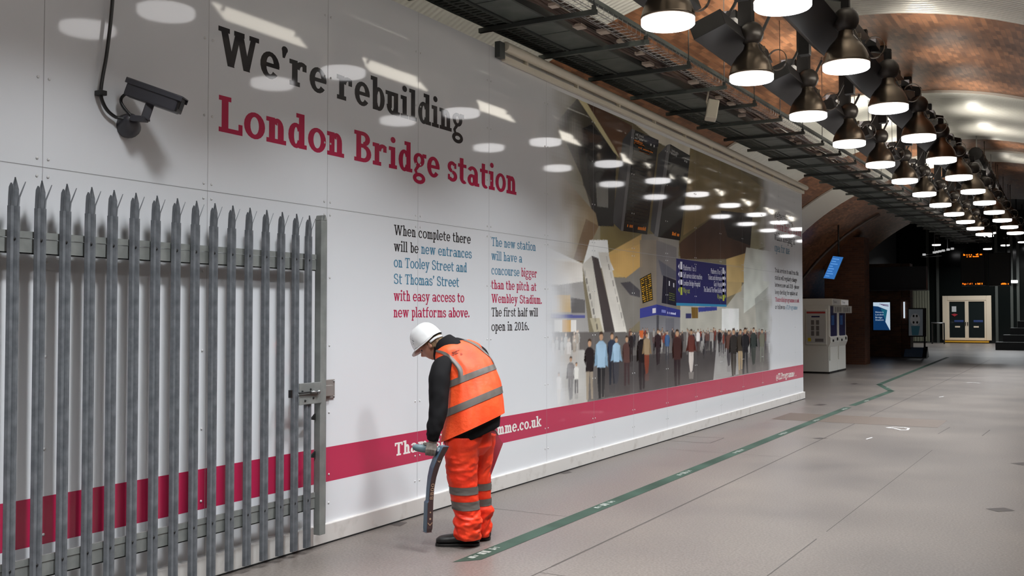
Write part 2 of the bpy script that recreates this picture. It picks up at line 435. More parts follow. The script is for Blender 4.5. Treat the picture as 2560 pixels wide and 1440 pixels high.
        if c == 'w': return d(.12, X, .27, 0, V) + d(.27, 0, .42, X, V * .8) + d(.45, X, .6, 0, V) + d(.6, 0, .75, X, V * .8) + r(0, X - H, .25, X) + r(.3, X - H, .54, X) + r(.62, X - H, .88, X), .88
        if c == 'x': return d(.12, X, .5, 0, V) + d(.12, 0, .5, X, V * .85) + r(0, X - H, .26, X) + r(.38, X - H, .62, X) + r(0, 0, .26, H) + r(.36, 0, .64, H), .64
        if c == 'z': return r(.04, X - H, .52, X) + r(.02, 0, .54, H) + d(.12, H, .44, X - H, V), .56
        if c == 'W': return d(.15, 1, .36, 0, V * 1.05) + d(.36, 0, .57, 1, V * .85) + d(.6, 1, .81, 0, V * 1.05) + d(.81, 0, 1.02, 1, V * .85) + r(0, 1 - H, .32, 1) + r(.44, 1 - H, .74, 1) + r(.88, 1 - H, 1.17, 1), 1.17
        if c == 'L': return st(L, 0, 1, 1, 2) + r(L, 0, .66, H) + r(.66 - V * .62, 0, .66, .3), .66
        if c == 'T': return st(.36 - V / 2, 0, 1, 1, 0, 1.3, 1.3) + r(.02, 1 - H, .7, 1) + r(.02, .74, .02 + V * .6, 1) + r(.7 - V * .6, .74, .7, 1), .72
        if c == 'B': return st(L, 0, 1, 1, 2, 1, 0) + r(L, 1 - H, .36, 1) + r(L, 0, .38, H) + r(L, .47, .38, .47 + H) + ar(.34, .765, .27, .235, -90, 90) + ar(.36, .29, .3, .29, -90, 90), .68
        if c == 'P': return st(L, 0, 1, 1, 2) + r(L, 1 - H, .36, 1) + r(L, .42, .36, .42 + H) + ar(.36, .71, .29, .29, -90, 90), .66
        if c == 'S': return ar(.32, .74, .3, .272, 30, 270) + ar(.34, .26, .31, .272, -155, 92) + r(.46, .66, .46 + V * .6, .95) + r(.05, .05, .05 + V * .6, .34), .66
        if c == '2': return ar(.28, .7, .27, .31, 0, 160) + d(.14, H, .46, .66, V) + r(.03, 0, .56, H) + r(.47, 0, .56, .22), .58
        if c == '0': return ar(.29, .5, .28, .512, 0, 360), .58
        if c == '1': return r(.22, 0, .22 + V, 1) + r(.06, 0, .56, H) + [[(.22, 1), (.22, .85), (.06, .76), (.06, .88)]], .58
        if c == '6': return ar(.29, .3, .28, .312, 0, 360) + ar(.4, .5, .39, .51, 95, 185), .58
        if c == '8': return ar(.29, .74, .25, .27, 0, 360) + ar(.29, .27, .28, .282, 0, 360), .58
        if c == '.': return s.disc(.12, .1, .11), .24
        if c in '\u2019': return s.disc(.12, .94, .1) + [[(.03, .93), (.22, .96), (.12, .7), (.05, .7)]], .24
        if c == '-': return r(.04, .3, .34, .3 + H), .38
        if c == '@': return ar(.45, .32, .43, .5, -40, 300, V * .6, H * .7) + ar(.45, .32, .2, .22, 0, 360, V * .6, H * .7) + r(.6, .12, .6 + V * .55, .54), .92
        if c == '#': return r(.15, 0, .15 + V * .6, 1) + r(.42, 0, .42 + V * .6, 1) + r(.02, .28, .68, .28 + H * .8) + r(.02, .62, .68, .62 + H * .8), .7
        return r(.05, 0, .4, XH), .45
BOLD = Glyphs(.185, .13, .078); REG = Glyphs(.14, .1, .07)
def run(gl, s, gap=.075):
    x = 0; out = []
    for c in s:
        ps, w = gl.get(c)
        out += [[(u + x, v) for u, v in p] for p in ps]
        x += w + (gap if c != ' ' else 0)
    return out, x - gap

# ------------------------------------------------------------------ the hoarding
HY0, HY1, HZT = -9.0, 21.35, 4.46
hoard = thing('hoarding', 'long white site hoarding printed with a headline, paragraphs and a station picture', 'hoarding', (0, 0, 0))
mb = MB(); mb.box((-.03, (HY0 + HY1) / 2, (HZT + .14) / 2), (.06, HY1 - HY0, HZT - .14)); mb.build('panel_face', M['board'], hoard)
mb = MB(); mb.box((.0, (HY0 + HY1) / 2, .075), (.07, HY1 - HY0 + .03, .15))
mb.build('skirting_board', M['skirt'], hoard, bevel=.006)
mb = MB(); mb.box((.012, (HY0 + HY1) / 2, .006), (.05, HY1 - HY0 + .03, .012)); mb.build('floor_gap_strip', M['dark'], hoard)
# printed crimson band
BZ0, BZ1 = .475, .742
mb = MB(); mb.add([(.0004, HY0, BZ0), (.0004, HY1, BZ0 - .02), (.0004, HY1, BZ1 - .02), (.0004, HY0, BZ1)], [(0, 1, 2, 3)])
mb.build('crimson_band', M['crimson'], hoard, fix=False)
# seams and screw caps
ys = [3.54 + 1.225 * k for k in range(-9, 15)]
mb = MB(); sm = MB(); caps = []
sm.lathe([(.009, 0), (.009, .002), (.005, .0045)], 8, 0, Matrix(((0, 0, 1), (0, 1, 0), (1, 0, 0))))
cap0 = sm.build('screw_cap', M['screw'], hoard, smooth=True)
for y in ys:
    mb.add([(.0008, y - .0015, .15), (.0008, y + .0015, .15), (.0008, y + .0015, HZT), (.0008, y - .0015, HZT)], [(0, 1, 2, 3)])
    for z in (.3, .52, 1.0, 1.52, 2.05, 2.54, 2.64, 3.1, 3.62, 4.1):
        for dy in (-.035, .035): caps.append((.001, y + dy, z))
caps.sort(key=lambda c: (c[1] < 3.0, c[1])); rest = MB()
for i, c in enumerate(caps):
    if i == 0: cap0.location = c
    elif i < 100: q = cap0.copy(); COL.objects.link(q); q.location = c
    else: rest.add([Vector(v) + Vector(c) for v in sm.v], sm.f)
tag(rest.build('screw_caps', M['screw'], hoard, smooth=True), kind='stuff')
mb.add([(.0008, HY0, 2.586), (.0008, HY0, 2.59), (.0008, HY1, 2.6), (.0008, HY1, 2.596)], [(3, 2, 1, 0)])
mb.build('panel_seam', M['seam'], hoard, fix=False)

def print_line(name, segs, y0, z0, cap, width, gl, parent=hoard, x=.0006, gap=.04):
    """segs: [(text, material)], fitted to width"""
    whole = ''.join(s for s, _ in segs); polys, tot = run(gl, whole, gap); k = width / tot
    x0 = 0; mbx = MB(); mats = []
    for s_, m_ in segs:
        ps, w = run(gl, s_, gap)
        if m_ not in mats: mats.append(m_)
        for q_, p in enumerate(ps): mbx.add([(x + .000005 * q_, y0 + (u + x0) * k, z0 + v * cap) for u, v in p], [tuple(range(len(p)))], mats.index(m_))
        x0 += w + (gap if not s_.endswith(' ') else gap)
    return mbx.build(name, mats, parent, fix=False)
I, Rd, Bl, Wh = M['ink'], M['red_ink'], M['blue_ink'], M['white_ink']
print_line('headline_lettering', [('We\u2019re rebuilding', I)], 4.85, 3.475, .262, 3.12, BOLD)
print_line('headline_lettering', [('London Bridge station', Rd)], 4.86, 3.012, .25, 4.13, BOLD)
P1 = [([('When complete there', I)], 2.445, 1.235), ([('will be ', I), ('new entrances', Bl)], 2.305, 1.255), ([('on Tooley Street and', Bl)], 2.168, 1.165),
      ([('St Thomas\u2019 Street', Bl)], 2.025, 1.03), ([('with easy access to', Rd)], 1.88, 1.12), ([('new platforms above.', Rd)], 1.738, 1.215)]
for sg, z, w in P1: print_line('paragraph_lettering', sg, 6.86, z, .088, w, REG)
P2 = [([('The new station', Bl)], 2.45, .93), ([('will have a', Bl)], 2.31, .63), ([('concourse ', Bl), ('bigger', Rd)], 2.165, .965), ([('than the pitch at', Rd)], 2.02, .945),
      ([('Wembley Stadium.', Rd)], 1.882, 1.07), ([('The first half will', I)], 1.745, .98), ([('open in 2016.', I)], 1.6, .78)]
for sg, z, w in P2: print_line('paragraph_lettering', sg, 8.485, z, .088, w, REG)
print_line('web_address_lettering', [('Thameslinkprogramme.co.uk', Wh)], 6.88, .555, .112, 2.66, BOLD, x=.0008)
P3 = [([('We\u2019re rebuilding', I)], 3.64, 1.45, .15), ([('London Bridge station', Rd)], 3.43, 2.13, .15), ([('whilst keeping it', I)], 3.22, 1.6, .15), ([('open for use', Bl)], 3.0, 1.15, .15)]
for sg, z, w, c in P3: print_line('far_headline_lettering', sg, 19.13, z, c, w, REG)
P4 = [([('Train services to and from this', I)], 2.60, 1.86), ([('station will regularly change', I)], 2.455, 1.72), ([('between now and 2018 - please', I)], 2.315, 1.9),
      ([('keep checking for updates at', I)], 2.175, 1.76), ([('Thameslinkprogramme.co.uk', Rd)], 2.03, 1.9), ([('or follow us ', I), ('@TLProgramme', Bl)], 1.885, 1.75)]
for sg, z, w in P4: print_line('far_paragraph_lettering', sg, 19.14, z, .082, w, REG)
print_line('handle_lettering', [('@TLProgramme', Wh)], 19.17, .515, .12, 1.42, BOLD, x=.0008)

# ------------------------------------------------------------------ the printed station picture
MY0, MY1, MZ0, MZ1 = 9.3, 19.05, BZ1 - .012, 4.3
NY, NZ = 620, 340
gy = np.linspace(MY0, MY1, NY); gz = np.linspace(MZ0, MZ1, NZ)
GY, GZ = np.meshgrid(gy, gz)                # rows z
can = np.zeros((NZ, NY, 3)); can[:] = srgb(226, 228, 232)
def LC(c, k=1.42): return np.clip(np.array(srgb(*c)) * k, 0, 1)
def poly(pts, c, a=1.0, wall=False, soft=0.0, c2=None, axis=1):
    P = np.array([p if wall else W(*p) for p in pts])
    x0, y0 = P.min(0); x1, y1 = P.max(0)
    jx = np.where((gy >= x0 - .02) & (gy <= x1 + .02))[0]; iz = np.where((gz >= y0 - .02) & (gz <= y1 + .02))[0]
    if len(jx) == 0 or len(iz) == 0: return
    sl = (slice(iz[0], iz[-1] + 1), slice(jx[0], jx[-1] + 1)); X = GY[sl]; Y = GZ[sl]
    ins = np.zeros(X.shape)
    for ox, oy in ((-.25, -.25), (.25, .25), (-.25, .25), (.25, -.25)):
        XX = X + ox * (gy[1] - gy[0]); YY = Y + oy * (gz[1] - gz[0]); m_ = np.zeros(X.shape, bool); n = len(P)
        for i in range(n):
            (ax, ay), (bx, by) = P[i], P[(i + 1) % n]
            if ay == by: continue
            cr = ((ay > YY) != (by > YY)) & (XX < (bx - ax) * (YY - ay) / (by - ay) + ax); m_ ^= cr
        ins += m_ / 4
    col = LC(c)
    if c2 is not None:
        t = ((Y - y0) / (y1 - y0) if axis == 1 else (X - x0) / (x1 - x0))[..., None]; col = LC(c) * (1 - t) + LC(c2) * t
    w = (ins * a)[..., None]; can[sl] = can[sl] * (1 - w) + col * w
def px(pts, z): # zoom crops -> photo pixels
    ox, oy, k = z; return [(ox + a * k, oy + b * k) for a, b in pts]
Z6 = (1340, 200, .34722); Z7 = (1340, 600, .30556)
# ceiling and shell of the pictured concourse
poly([(1330, 150), (1960, 380), (1960, 960), (1330, 1060)], (120, 112, 92))
poly([(1500, 230), (1960, 420), (1960, 640), (1500, 640)], (104, 92, 58), c2=(86, 78, 56))
poly([(1340, 200), (1480, 260), (1480, 600), (1340, 600)], (150, 146, 132), c2=(120, 114, 92))
poly(px([(150, 300), (300, 130), (560, 500), (560, 1050), (420, 1000), (330, 700)], Z6), (40, 34, 28), .85)
poly(px([(330, 350), (400, 320), (580, 520), (560, 1055), (400, 1050), (400, 880)], Z6), (8, 7, 7))
poly(px([(300, 480), (400, 330), (420, 900), (340, 760)], Z6), (22, 19, 17), .7)
poly(px([(350, 135), (690, 330), (700, 420), (600, 560), (540, 480)], Z6), (98, 62, 32), c2=(60, 36, 22))
poly(px([(290, 120), (350, 140), (560, 480), (600, 560), (560, 520)], Z6), (190, 180, 140))
poly(px([(430, 740), (520, 740), (520, 920), (440, 910)], Z6), (112, 112, 108))
poly(px([(-20, 640), (200, 700), (430, 960), (450, 1060), (330, 1320), (-20, 1150)], Z6), (176, 168, 148), c2=(120, 100, 72), axis=0)
poly(px([(360, 1000), (450, 1050), (330, 1320), (270, 1290)], Z6), (92, 66, 44), .7)
poly(px([(-20, 1155), (330, 1320), (340, 1460), (-20, 1440)], Z6), (206, 204, 200))
poly(px([(690, 300), (830, 330), (1120, 470), (1100, 560), (880, 450)], Z6), (196, 190, 176))
poly(px([(1110, 480), (1300, 520), (1640, 780), (1640, 960), (1560, 960), (1320, 950), (1060, 1120)], Z6), (128, 110, 72), c2=(104, 92, 60))
poly(px([(1060, 1150), (1310, 960), (1600, 980), (1590, 1090), (1530, 1240), (1380, 1290), (1040, 1290), (1030, 1180)], Z6), (74, 52, 38), c2=(54, 40, 34))
poly(px([(1330, 940), (1560, 965), (1600, 1080), (1540, 1190), (1380, 1130)], Z6), (24, 20, 19))
poly(px([(1560, 960), (1640, 860), (1650, 1200), (1540, 1240)], Z6), (150, 146, 120), c2=(110, 104, 80))
poly(px([(1370, 1290), (1530, 1240), (1530, 1460), (1370, 1450)], Z6), (192, 164, 108))
poly(px([(510, 1250), (760, 1110), (760, 1330), (640, 1420), (560, 1420)], Z6), (190, 158, 98), c2=(170, 140, 88))
poly(px([(760, 1110), (880, 1110), (880, 1450), (740, 1450)], Z6), (118, 112, 104))
poly(px([(880, 1120), (1030, 1150), (1020, 1440), (880, 1440)], Z6), (126, 122, 116))
# walls, escalators and lower storey
poly(px([(440, 0), (585, 0), (600, 160), (640, 250), (385, 200)], Z7), (206, 206, 204))
poly(px([(590, 130), (860, 30), (870, 215), (735, 310), (650, 260)], Z7), (188, 152, 92))
poly(px([(0, 150), (380, 190), (385, 330), (260, 380), (100, 360)], Z7), (212, 210, 206), c2=(196, 190, 182))
poly(px([(100, 380), (385, 340), (440, 800), (100, 800)], Z7), (150, 148, 146))
poly(px([(130, 450), (280, 450), (285, 590), (130, 590)], Z7), (184, 160, 120))
poly(px([(285, 470), (400, 490), (400, 600), (290, 600)], Z7), (96, 94, 94))
poly(px([(120, 605), (400, 615), (400, 640), (120, 640)], Z7), (84, 88, 140))
poly(px([(150, 650), (330, 655), (330, 780), (150, 780)], Z7), (210, 208, 204)); poly(px([(215, 650), (285, 655), (285, 770), (215, 770)], Z7), (190, 152, 92))
poly(px([(640, 310), (740, 310), (850, 220), (870, 640), (740, 760), (690, 600)], Z7), (122, 118, 112))
poly(px([(690, 350), (770, 340), (850, 410), (850, 470), (770, 450)], Z7), (70, 68, 72))
poly(px([(380, 200), (455, 130), (570, 790), (490, 800)], Z7), (198, 194, 184), c2=(180, 176, 168))
poly(px([(440, 640), (520, 640), (560, 800), (490, 810)], Z7), (168, 160, 138))
poly(px([(455, 128), (510, 150), (655, 780), (590, 790), (560, 760)], Z7), (66, 60, 60))
poly(px([(510, 100), (590, 100), (745, 760), (650, 780)], Z7), (204, 200, 192), c2=(188, 184, 176))
for i in range(9):
    poly(px([(392 + 14 * i, 250 + 62 * i), (404 + 14 * i, 250 + 62 * i), (410 + 14 * i, 300 + 62 * i), (398 + 14 * i, 300 + 62 * i)], Z7), (70, 66, 64), .8 if i % 2 else .4)
    poly(px([(572 + 17 * i, 130 + 66 * i), (580 + 17 * i, 130 + 66 * i), (588 + 17 * i, 180 + 66 * i), (580 + 17 * i, 180 + 66 * i)], Z7), (80, 74, 70), .7 if i % 2 else .3)
# kiosk and column
poly(px([(850, 0), (1000, 0), (1000, 560), (850, 560)], Z7), (126, 116, 104), .9); poly(px([(985, 0), (1150, 60), (1150, 580), (985, 540)], Z7), (108, 104, 104))
poly(px([(1000, 160), (1150, 260), (1150, 320), (1030, 290)], Z7), (84, 84, 92))
poly(px([(850, 630), (990, 610), (1180, 635), (1180, 1010), (990, 1030), (850, 960)], Z7), (136, 136, 138), c2=(110, 110, 114))
poly(px([(985, 615), (1005, 615), (1005, 1020), (985, 1020)], Z7), (70, 70, 76)); poly(px([(1060, 640), (1130, 640), (1130, 900), (1060, 900)], Z7), (98, 98, 104))
# far bright hall
poly(px([(1180, 540), (1560, 540), (1740, 300), (1920, 420), (1920, 780), (1180, 760)], Z7), (168, 166, 156))
poly(px([(1520, 560), (1660, 560), (1660, 740), (1520, 740)], Z7), (214, 216, 214)); poly(px([(1720, 60), (1960, 100), (1960, 400), (1700, 600), (1700, 200)], Z7), (196, 200, 192))
poly(px([(1790, 480), (1900, 380), (1920, 800), (1810, 800)], Z7), (150, 152, 146), .8); poly(px([(1560, 200), (1690, 200), (1680, 420), (1560, 470)], Z7), (184, 160, 112), .8)
poly(px([(1225, 600), (1270, 600), (1270, 640), (1225, 640)], Z7), (50, 52, 92)); poly(px([(1325, 550), (1480, 545), (1480, 575), (1330, 590)], Z7), (54, 62, 132))
poly(px([(1270, 550), (1325, 550), (1325, 640), (1275, 640)], Z7), (110, 84, 40))
# concourse floor
poly([(1340, 830), (1960, 830), (1960, 930), (1340, 1040)], (96, 92, 90), c2=(104, 100, 98), axis=0)
poly(px([(560, 960), (1480, 900), (1480, 1150), (560, 1290)], Z7), (70, 66, 66)); poly(px([(1480, 820), (1640, 780), (1660, 1100), (1450, 1150)], Z7), (150, 148, 146)); poly(px([(100, 900), (420, 900), (420, 1350), (100, 1380)], Z7), (186, 184, 180), .8)
# the crowd
rnd = random.Random(11)
def man(x, yt, yb, up, lo, w=None, skin=(176, 140, 112), hair=(60, 46, 38)):
    h = yb - yt; w = w or h * .08; up2 = tuple(max(0, c - 26) for c in up); sway = rnd.uniform(-.25, .25) * w
    poly([(x - w * .75, yb), (x + w * .75, yb), (x + w * .6, yb + h * .16), (x - w * .6, yb + h * .16)], lo, .25)
    poly([(x - w * .72, yt + h * .5), (x - w * .02, yt + h * .5), (x - w * .1 + sway, yb), (x - w * .55 + sway, yb), (x - w * .7, yt + h * .75)], lo)
    poly([(x + w * .02, yt + h * .5), (x + w * .72, yt + h * .5), (x + w * .66, yt + h * .75), (x + w * .6 - sway, yb - h * .02), (x + w * .18 - sway, yb - h * .02)], lo, .92)
    poly([(x - w * .95, yt + h * .2), (x - w * .35, yt + h * .145), (x + w * .35, yt + h * .145), (x + w * .95, yt + h * .2), (x + w * .75, yt + h * .4), (x + w * .78, yt + h * .54), (x - w * .78, yt + h * .54), (x - w * .75, yt + h * .4)], up)
    for q in (-1, 1): poly([(x + q * w * .95, yt + h * .19), (x + q * w * 1.15, yt + h * .36), (x + q * w * (.95 + sway * .3), yt + h * .53), (x + q * w * .72, yt + h * .5), (x + q * w * .8, yt + h * .3)], up2)
    poly([(x + w * .36 * math.cos(t), yt + h * .08 + h * .06 * math.sin(t)) for t in [PI * q / 5 for q in range(10)]], skin)
    poly([(x - w * .38, yt + h * .075), (x - w * .34, yt + h * .02), (x, yt), (x + w * .34, yt + h * .02), (x + w * .38, yt + h * .075), (x + w * .2, yt + h * .045), (x - w * .2, yt + h * .045)], hair)
for i in range(95):
    x = rnd.uniform(1570, 1925); yt = 818 + rnd.uniform(0, 14); man(x, yt, yt + rnd.uniform(34, 62), rnd.choice([(60, 52, 52), (96, 70, 64), (150, 146, 142), (48, 46, 54), (120, 60, 50), (196, 190, 184)]), rnd.choice([(40, 38, 42), (70, 66, 70), (170, 168, 164)]), rnd.uniform(2.0, 3.4))
for i in range(14):
    x = rnd.uniform(1375, 1455); yt = rnd.uniform(822, 850); man(x, yt, yt + rnd.uniform(60, 90), rnd.choice([(200, 196, 192), (176, 176, 172), (160, 150, 140)]), (178, 172, 166), 4.2, (206, 190, 176), (160, 150, 140))
for a in ((1427, 890, 1000, (120, 116, 116), (120, 118, 118)), (1441, 905, 985, (205, 203, 198), (90, 88, 88)), (1397, 930, 1010, (214, 210, 206), (214, 202, 186)),
          (1474, 846, 1000, (36, 30, 32), (150, 138, 122)), (1503, 828, 996, (150, 178, 200), (28, 28, 32)), (1530, 830, 962, (44, 52, 68), (34, 38, 48)), (1541, 840, 960, (150, 178, 200), (60, 60, 66)),
          (1567, 838, 965, (84, 60, 56), (60, 44, 46)), (1578, 828, 905, (40, 34, 36), (40, 34, 36)), (1605, 826, 975, (30, 24, 26), (34, 26, 30)), (1617, 830, 935, (146, 126, 100), (120, 60, 44)), (1645, 822, 912, (46, 32, 36), (40, 30, 34)),
          (1668, 826, 900, (60, 90, 130), (60, 60, 66)), (1693, 822, 965, (62, 38, 36), (40, 28, 32)), (1728, 822, 930, (96, 52, 46), (190, 182, 176)), (1745, 822, 880, (210, 206, 204), (60, 44, 44)), (1800, 822, 880, (34, 30, 34), (34, 32, 36)),
          (1822, 824, 915, (90, 62, 54), (70, 66, 70)), (1834, 820, 940, (48, 44, 42), (56, 50, 46)), (1851, 822, 925, (62, 54, 46), (160, 140, 110)), (1863, 818, 935, (34, 32, 36), (40, 40, 44)), (1884, 818, 912, (52, 58, 56), (60, 64, 60)), (1905, 822, 905, (110, 110, 96), (120, 122, 112))):
    man(*a)
poly(px([(845, 740), (880, 740), (875, 800), (850, 800)], Z7), (190, 96, 52))
# fade to white at both ends and mottle
n_ = np.array([[noise.noise((a * 3.1, b * 4.3, 2.0)) for a in gy[::4]] for b in gz[::4]])
n_ = np.repeat(np.repeat(n_, 4, 0), 4, 1)[:NZ, :NY]
can *= (1 + .18 * n_)[..., None]
white = np.array(srgb(226, 228, 232))
edge_l = 9.62 + np.clip((2.6 - GZ), -1.5, 1.5) * .05 + .25 * n_
al = np.clip((GY - edge_l) / np.where(GZ > 2.4, 1.15, .75), 0, 1); ar_ = np.clip((18.95 - GY - .2 * n_) / np.where(GZ > 2.4, 1.0, .5), 0, 1)
al = al * al * (3 - 2 * al); ar_ = ar_ * ar_ * (3 - 2 * ar_)
f_ = (al * ar_)[..., None]; can = np.clip(can * f_ + white * (1 - f_), 0, 1)
me = bpy.data.meshes.new('station_picture')
vs = np.stack([np.full(GY.shape, .0003), GY, GZ], -1).reshape(-1, 3)
ii, jj = np.meshgrid(np.arange(NZ - 1), np.arange(NY - 1), indexing='ij'); b0 = ii * NY + jj
fs = np.stack([b0, b0 + 1, b0 + NY + 1, b0 + NY], -1).reshape(-1, 4)
me.from_pydata(vs.tolist(), [], fs.tolist())
ca = me.color_attributes.new('ink', 'FLOAT_COLOR', 'POINT')
ca.data.foreach_set('color', np.concatenate([can.reshape(-1, 3), np.ones((NY * NZ, 1))], 1).astype(np.float32).ravel())
pm = mat('printed_picture', (1, 1, 1), .5, coat=1.0, coat_r=.045, spec=.1); N, L, b = nodes(pm)
at_ = N.new('ShaderNodeAttribute'); at_.attribute_name = 'ink'; L.new(at_.outputs['Color'], b.inputs['Base Color'])
me.materials.append(pm)
pic = bpy.data.objects.new('station_picture', me); COL.objects.link(pic); pic.parent = hoard
tag(pic, 'printed picture of a busy station concourse with escalators')

# crisp printed boards and signs inside the picture
PM = {}
def pmat(rgb):
    if rgb not in PM: PM[rgb] = mat('print_%d_%d_%d' % rgb, tuple(LC(rgb, 1.25)), .5, coat=1.0, coat_r=.045, spec=.1)
    return PM[rgb]
class Flat:
    def __init__(s, x): s.mb = MB(); s.mats = []; s.x = x
    def p(s, pts, rgb, dx=0):
        m_ = pmat(rgb)
        if m_ not in s.mats: s.mats.append(m_)
        s.mb.add([(s.x + dx, *W(*q)) for q in pts], [tuple(range(len(pts)))], s.mats.index(m_))
    def quad(s, c4, u0, v0, u1, v1, rgb, dx=.00025):
        def bl(u, v):
            a, b_, c_, d_ = [Vector(q) for q in c4]; return (a * (1 - u) + b_ * u) * (1 - v) + (d_ * (1 - u) + c_ * u) * v
        s.p([tuple(bl(u0, v0)), tuple(bl(u1, v0)), tuple(bl(u1, v1)), tuple(bl(u0, v1))], rgb, dx)
    def done(s, name): return s.mb.build(name, s.mats, hoard, fix=False)
def glyphrow(fl, c4, u0, u1, v0, v1, n, rgb, rs):
    """a row of small printed characters too small to read"""
    w = (u1 - u0) / n
    for k in range(n):
        if rs.random() < .12: continue
        fl.quad(c4, u0 + w * k, v0 + (0 if rs.random() < .3 else (v1 - v0) * .25), u0 + w * (k + .72), v1, rgb)
rs = random.Random(3)
fb = Flat(.0006)
fb.p(px([(625, 430), (690, 350), (705, 360), (612, 1085), (555, 1030), (560, 930)], Z6), (56, 56, 59)); fb.p(px([(690, 352), (712, 360), (628, 1086), (610, 1085)], Z6), (98, 98, 100), .0001)
B1 = px([(706, 358), (882, 432), (800, 1112), (622, 1086)], Z6); fb.p(B1, (14, 12, 11))
fb.p(px([(780, 400), (882, 436), (880, 480), (778, 450)], Z6), (20, 22, 40), .0001)
for v in range(22): fb.quad(B1, .08, .12 + v * .037, .94, .145 + v * .037, (38, 32, 22))
glyphrow(fb, B1, .08, .42, .02, .045, 9, (150, 150, 150), rs); glyphrow(fb, B1, .08, .4, .06, .08, 6, (150, 150, 150), rs)
for v in (.085, .11): glyphrow(fb, B1, .06, .4 if v < .1 else .5, v, v + .022, 10, (226, 124, 32), rs)
glyphrow(fb, B1, .2, .9, .135, .157, 14, (226, 124, 32), rs); glyphrow(fb, B1, .3, .72, .165, .185, 9, (226, 124, 32), rs)
glyphrow(fb, B1, .7, .9, .06, .09, 3, (180, 180, 180), rs)
glyphrow(fb, B1, .12, .5, .92, .955, 8, (226, 124, 32), rs); glyphrow(fb, B1, .6, .93, .925, .965, 9, (232, 130, 30), rs)
fb.done('printed_departure_board')
fb = Flat(.0009)
fb.p(px([(880, 535), (940, 470), (968, 462), (872, 1132), (824, 1085), (826, 1040)], Z6), (62, 62, 65)); fb.p(px([(945, 466), (968, 462), (878, 1132), (850, 1120)], Z6), (104, 104, 106), .0001)
B2 = px([(966, 462), (1110, 545), (1036, 1156), (874, 1130)], Z6); fb.p(B2, (12, 11, 11))
for v in range(22): fb.quad(B2, .08, .13 + v * .036, .94, .15 + v * .036, (32, 28, 24))
glyphrow(fb, B2, .1, .45, .04, .06, 7, (150, 150, 150), rs); glyphrow(fb, B2, .1, .4, .075, .095, 5, (150, 150, 150), rs); glyphrow(fb, B2, .75, .92, .07, .1, 2, (160, 160, 160), rs)
glyphrow(fb, B2, .62, .95, .915, .955, 9, (232, 130, 30), rs)
fb.done('printed_departure_board')
fb = Flat(.0006)   # ticker board and dark panel on the column
T1 = px([(848, 318), (942, 268), (957, 490), (872, 520)], Z7); fb.p(T1, (52, 42, 24))
for r_ in range(12):
    for c0, c1 in ((.06, .34), (.42, .58), (.68, .95)): glyphrow(fb, T1, c0, c1, .04 + r_ * .079, .08 + r_ * .079, 3, (232, 176, 40), rs)
fb.done('printed_ticker_board')
fb = Flat(.0006)
T2 = px([(1040, 290), (1145, 330), (1148, 540), (1028, 515)], Z7); fb.p(T2, (30, 30, 44))
fb.quad(T2, .45, .12, .53, .3, (200, 200, 206)); fb.quad(T2, .78, .14, .86, .3, (200, 200, 206))
for r_ in range(4): glyphrow(fb, T2, .5, .9, .55 + r_ * .08, .58 + r_ * .08, 5, (120, 130, 60), rs)
fb.done('printed_dark_panel')
fb = Flat(.0006)
fb.p(px([(850, 562), (987, 527), (985, 612), (850, 640)], Z7), (60, 66, 140)); fb.p(px([(987, 527), (1180, 572), (1180, 634), (985, 612)], Z7), (48, 54, 124))
fb.p(px([(952, 560), (980, 556), (980, 596), (952, 600)], Z7), (210, 206, 212), .0002)
K = px([(987, 527), (1180, 572), (1180, 634), (985, 612)], Z7)
for k in range(4): fb.quad(K, .22 + k * .045, .4, .245 + k * .045, .7, (150, 160, 220))
glyphrow(fb, K, .42, .82, .45, .75, 12, (200, 204, 230), rs)
fb.done('printed_kiosk_sign')

def sans(s, size, bold=False):
    cu = bpy.data.curves.new('lettering', 'FONT'); cu.body = s; cu.size = size; cu.resolution_u = 2
    ob = bpy.data.objects.new('lettering', cu); COL.objects.link(ob)
    dg = bpy.context.evaluated_depsgraph_get(); me_ = bpy.data.meshes.new_from_object(ob.evaluated_get(dg))
    bpy.data.objects.remove(ob); v = [tuple(q.co) for q in me_.vertices]; f = [tuple(p.vertices) for p in me_.polygons]; bpy.data.meshes.remove(me_)
    return v, f
def put_sans(mb_, s, origin, ux, uy, h, width=None, mi=0, right=False):
    """letters of cap height h on the plane origin + u*ux + v*uy"""
    v, f = sans(s, h / .7)
    w = max(q[0] for q in v); k = (width / w) if width else 1.0
    o = Vector(origin); ux = Vector(ux); uy = Vector(uy)
    if right: o = o - ux * w * k
    mb_.add([o + ux * q[0] * k + uy * q[1] for q in v], f, mi)
sgn = MB(); sq = [W(*q) for q in ((1690.5, 646), (1816, 663), (1816, 767), (1690.5, 764))]
sgn.add([(.0008, *q) for q in sq], [(3, 2, 1, 0)], 0)
sgn.add([(.001, *W(*q)) for q in ((1690.5, 757), (1816, 761.5), (1816, 767), (1690.5, 764))], [(3, 2, 1, 0)], 2)
SY0, SY1 = sq[0][0], sq[1][0]; ht = sq[0][1] - sq[3][1]; zt = sq[0][1]; wd = SY1 - SY0
def zrow(v): return zt - ht * v
for i, (s_, w_, m_) in enumerate((('Platforms 1 to 3', .24, 1), ('Self service ticket machine', .36, 1), ('London Bridge Hospital', .32, 1), ('Way out', .12, 3))):
    z = zrow(.23 + .165 * i) ; put_sans(sgn, s_, (.0012, SY0 + wd * .12, z), (0, 1, 0), (0, 0, 1), .085, wd * w_, m_)
    sgn.add([(.0012, SY0 + wd * .07, z - .03), (.0012, SY0 + wd * .105, z - .03), (.0012, SY0 + wd * .105, z + .12), (.0012, SY0 + wd * .07, z + .12)], [(0, 1, 2, 3)], m_)
    sgn.add([(.0012, SY0 + wd * .03, z + .045), (.0012, SY0 + wd * .055, z), (.0012, SY0 + wd * .055, z + .09)], [(0, 1, 2)], m_)
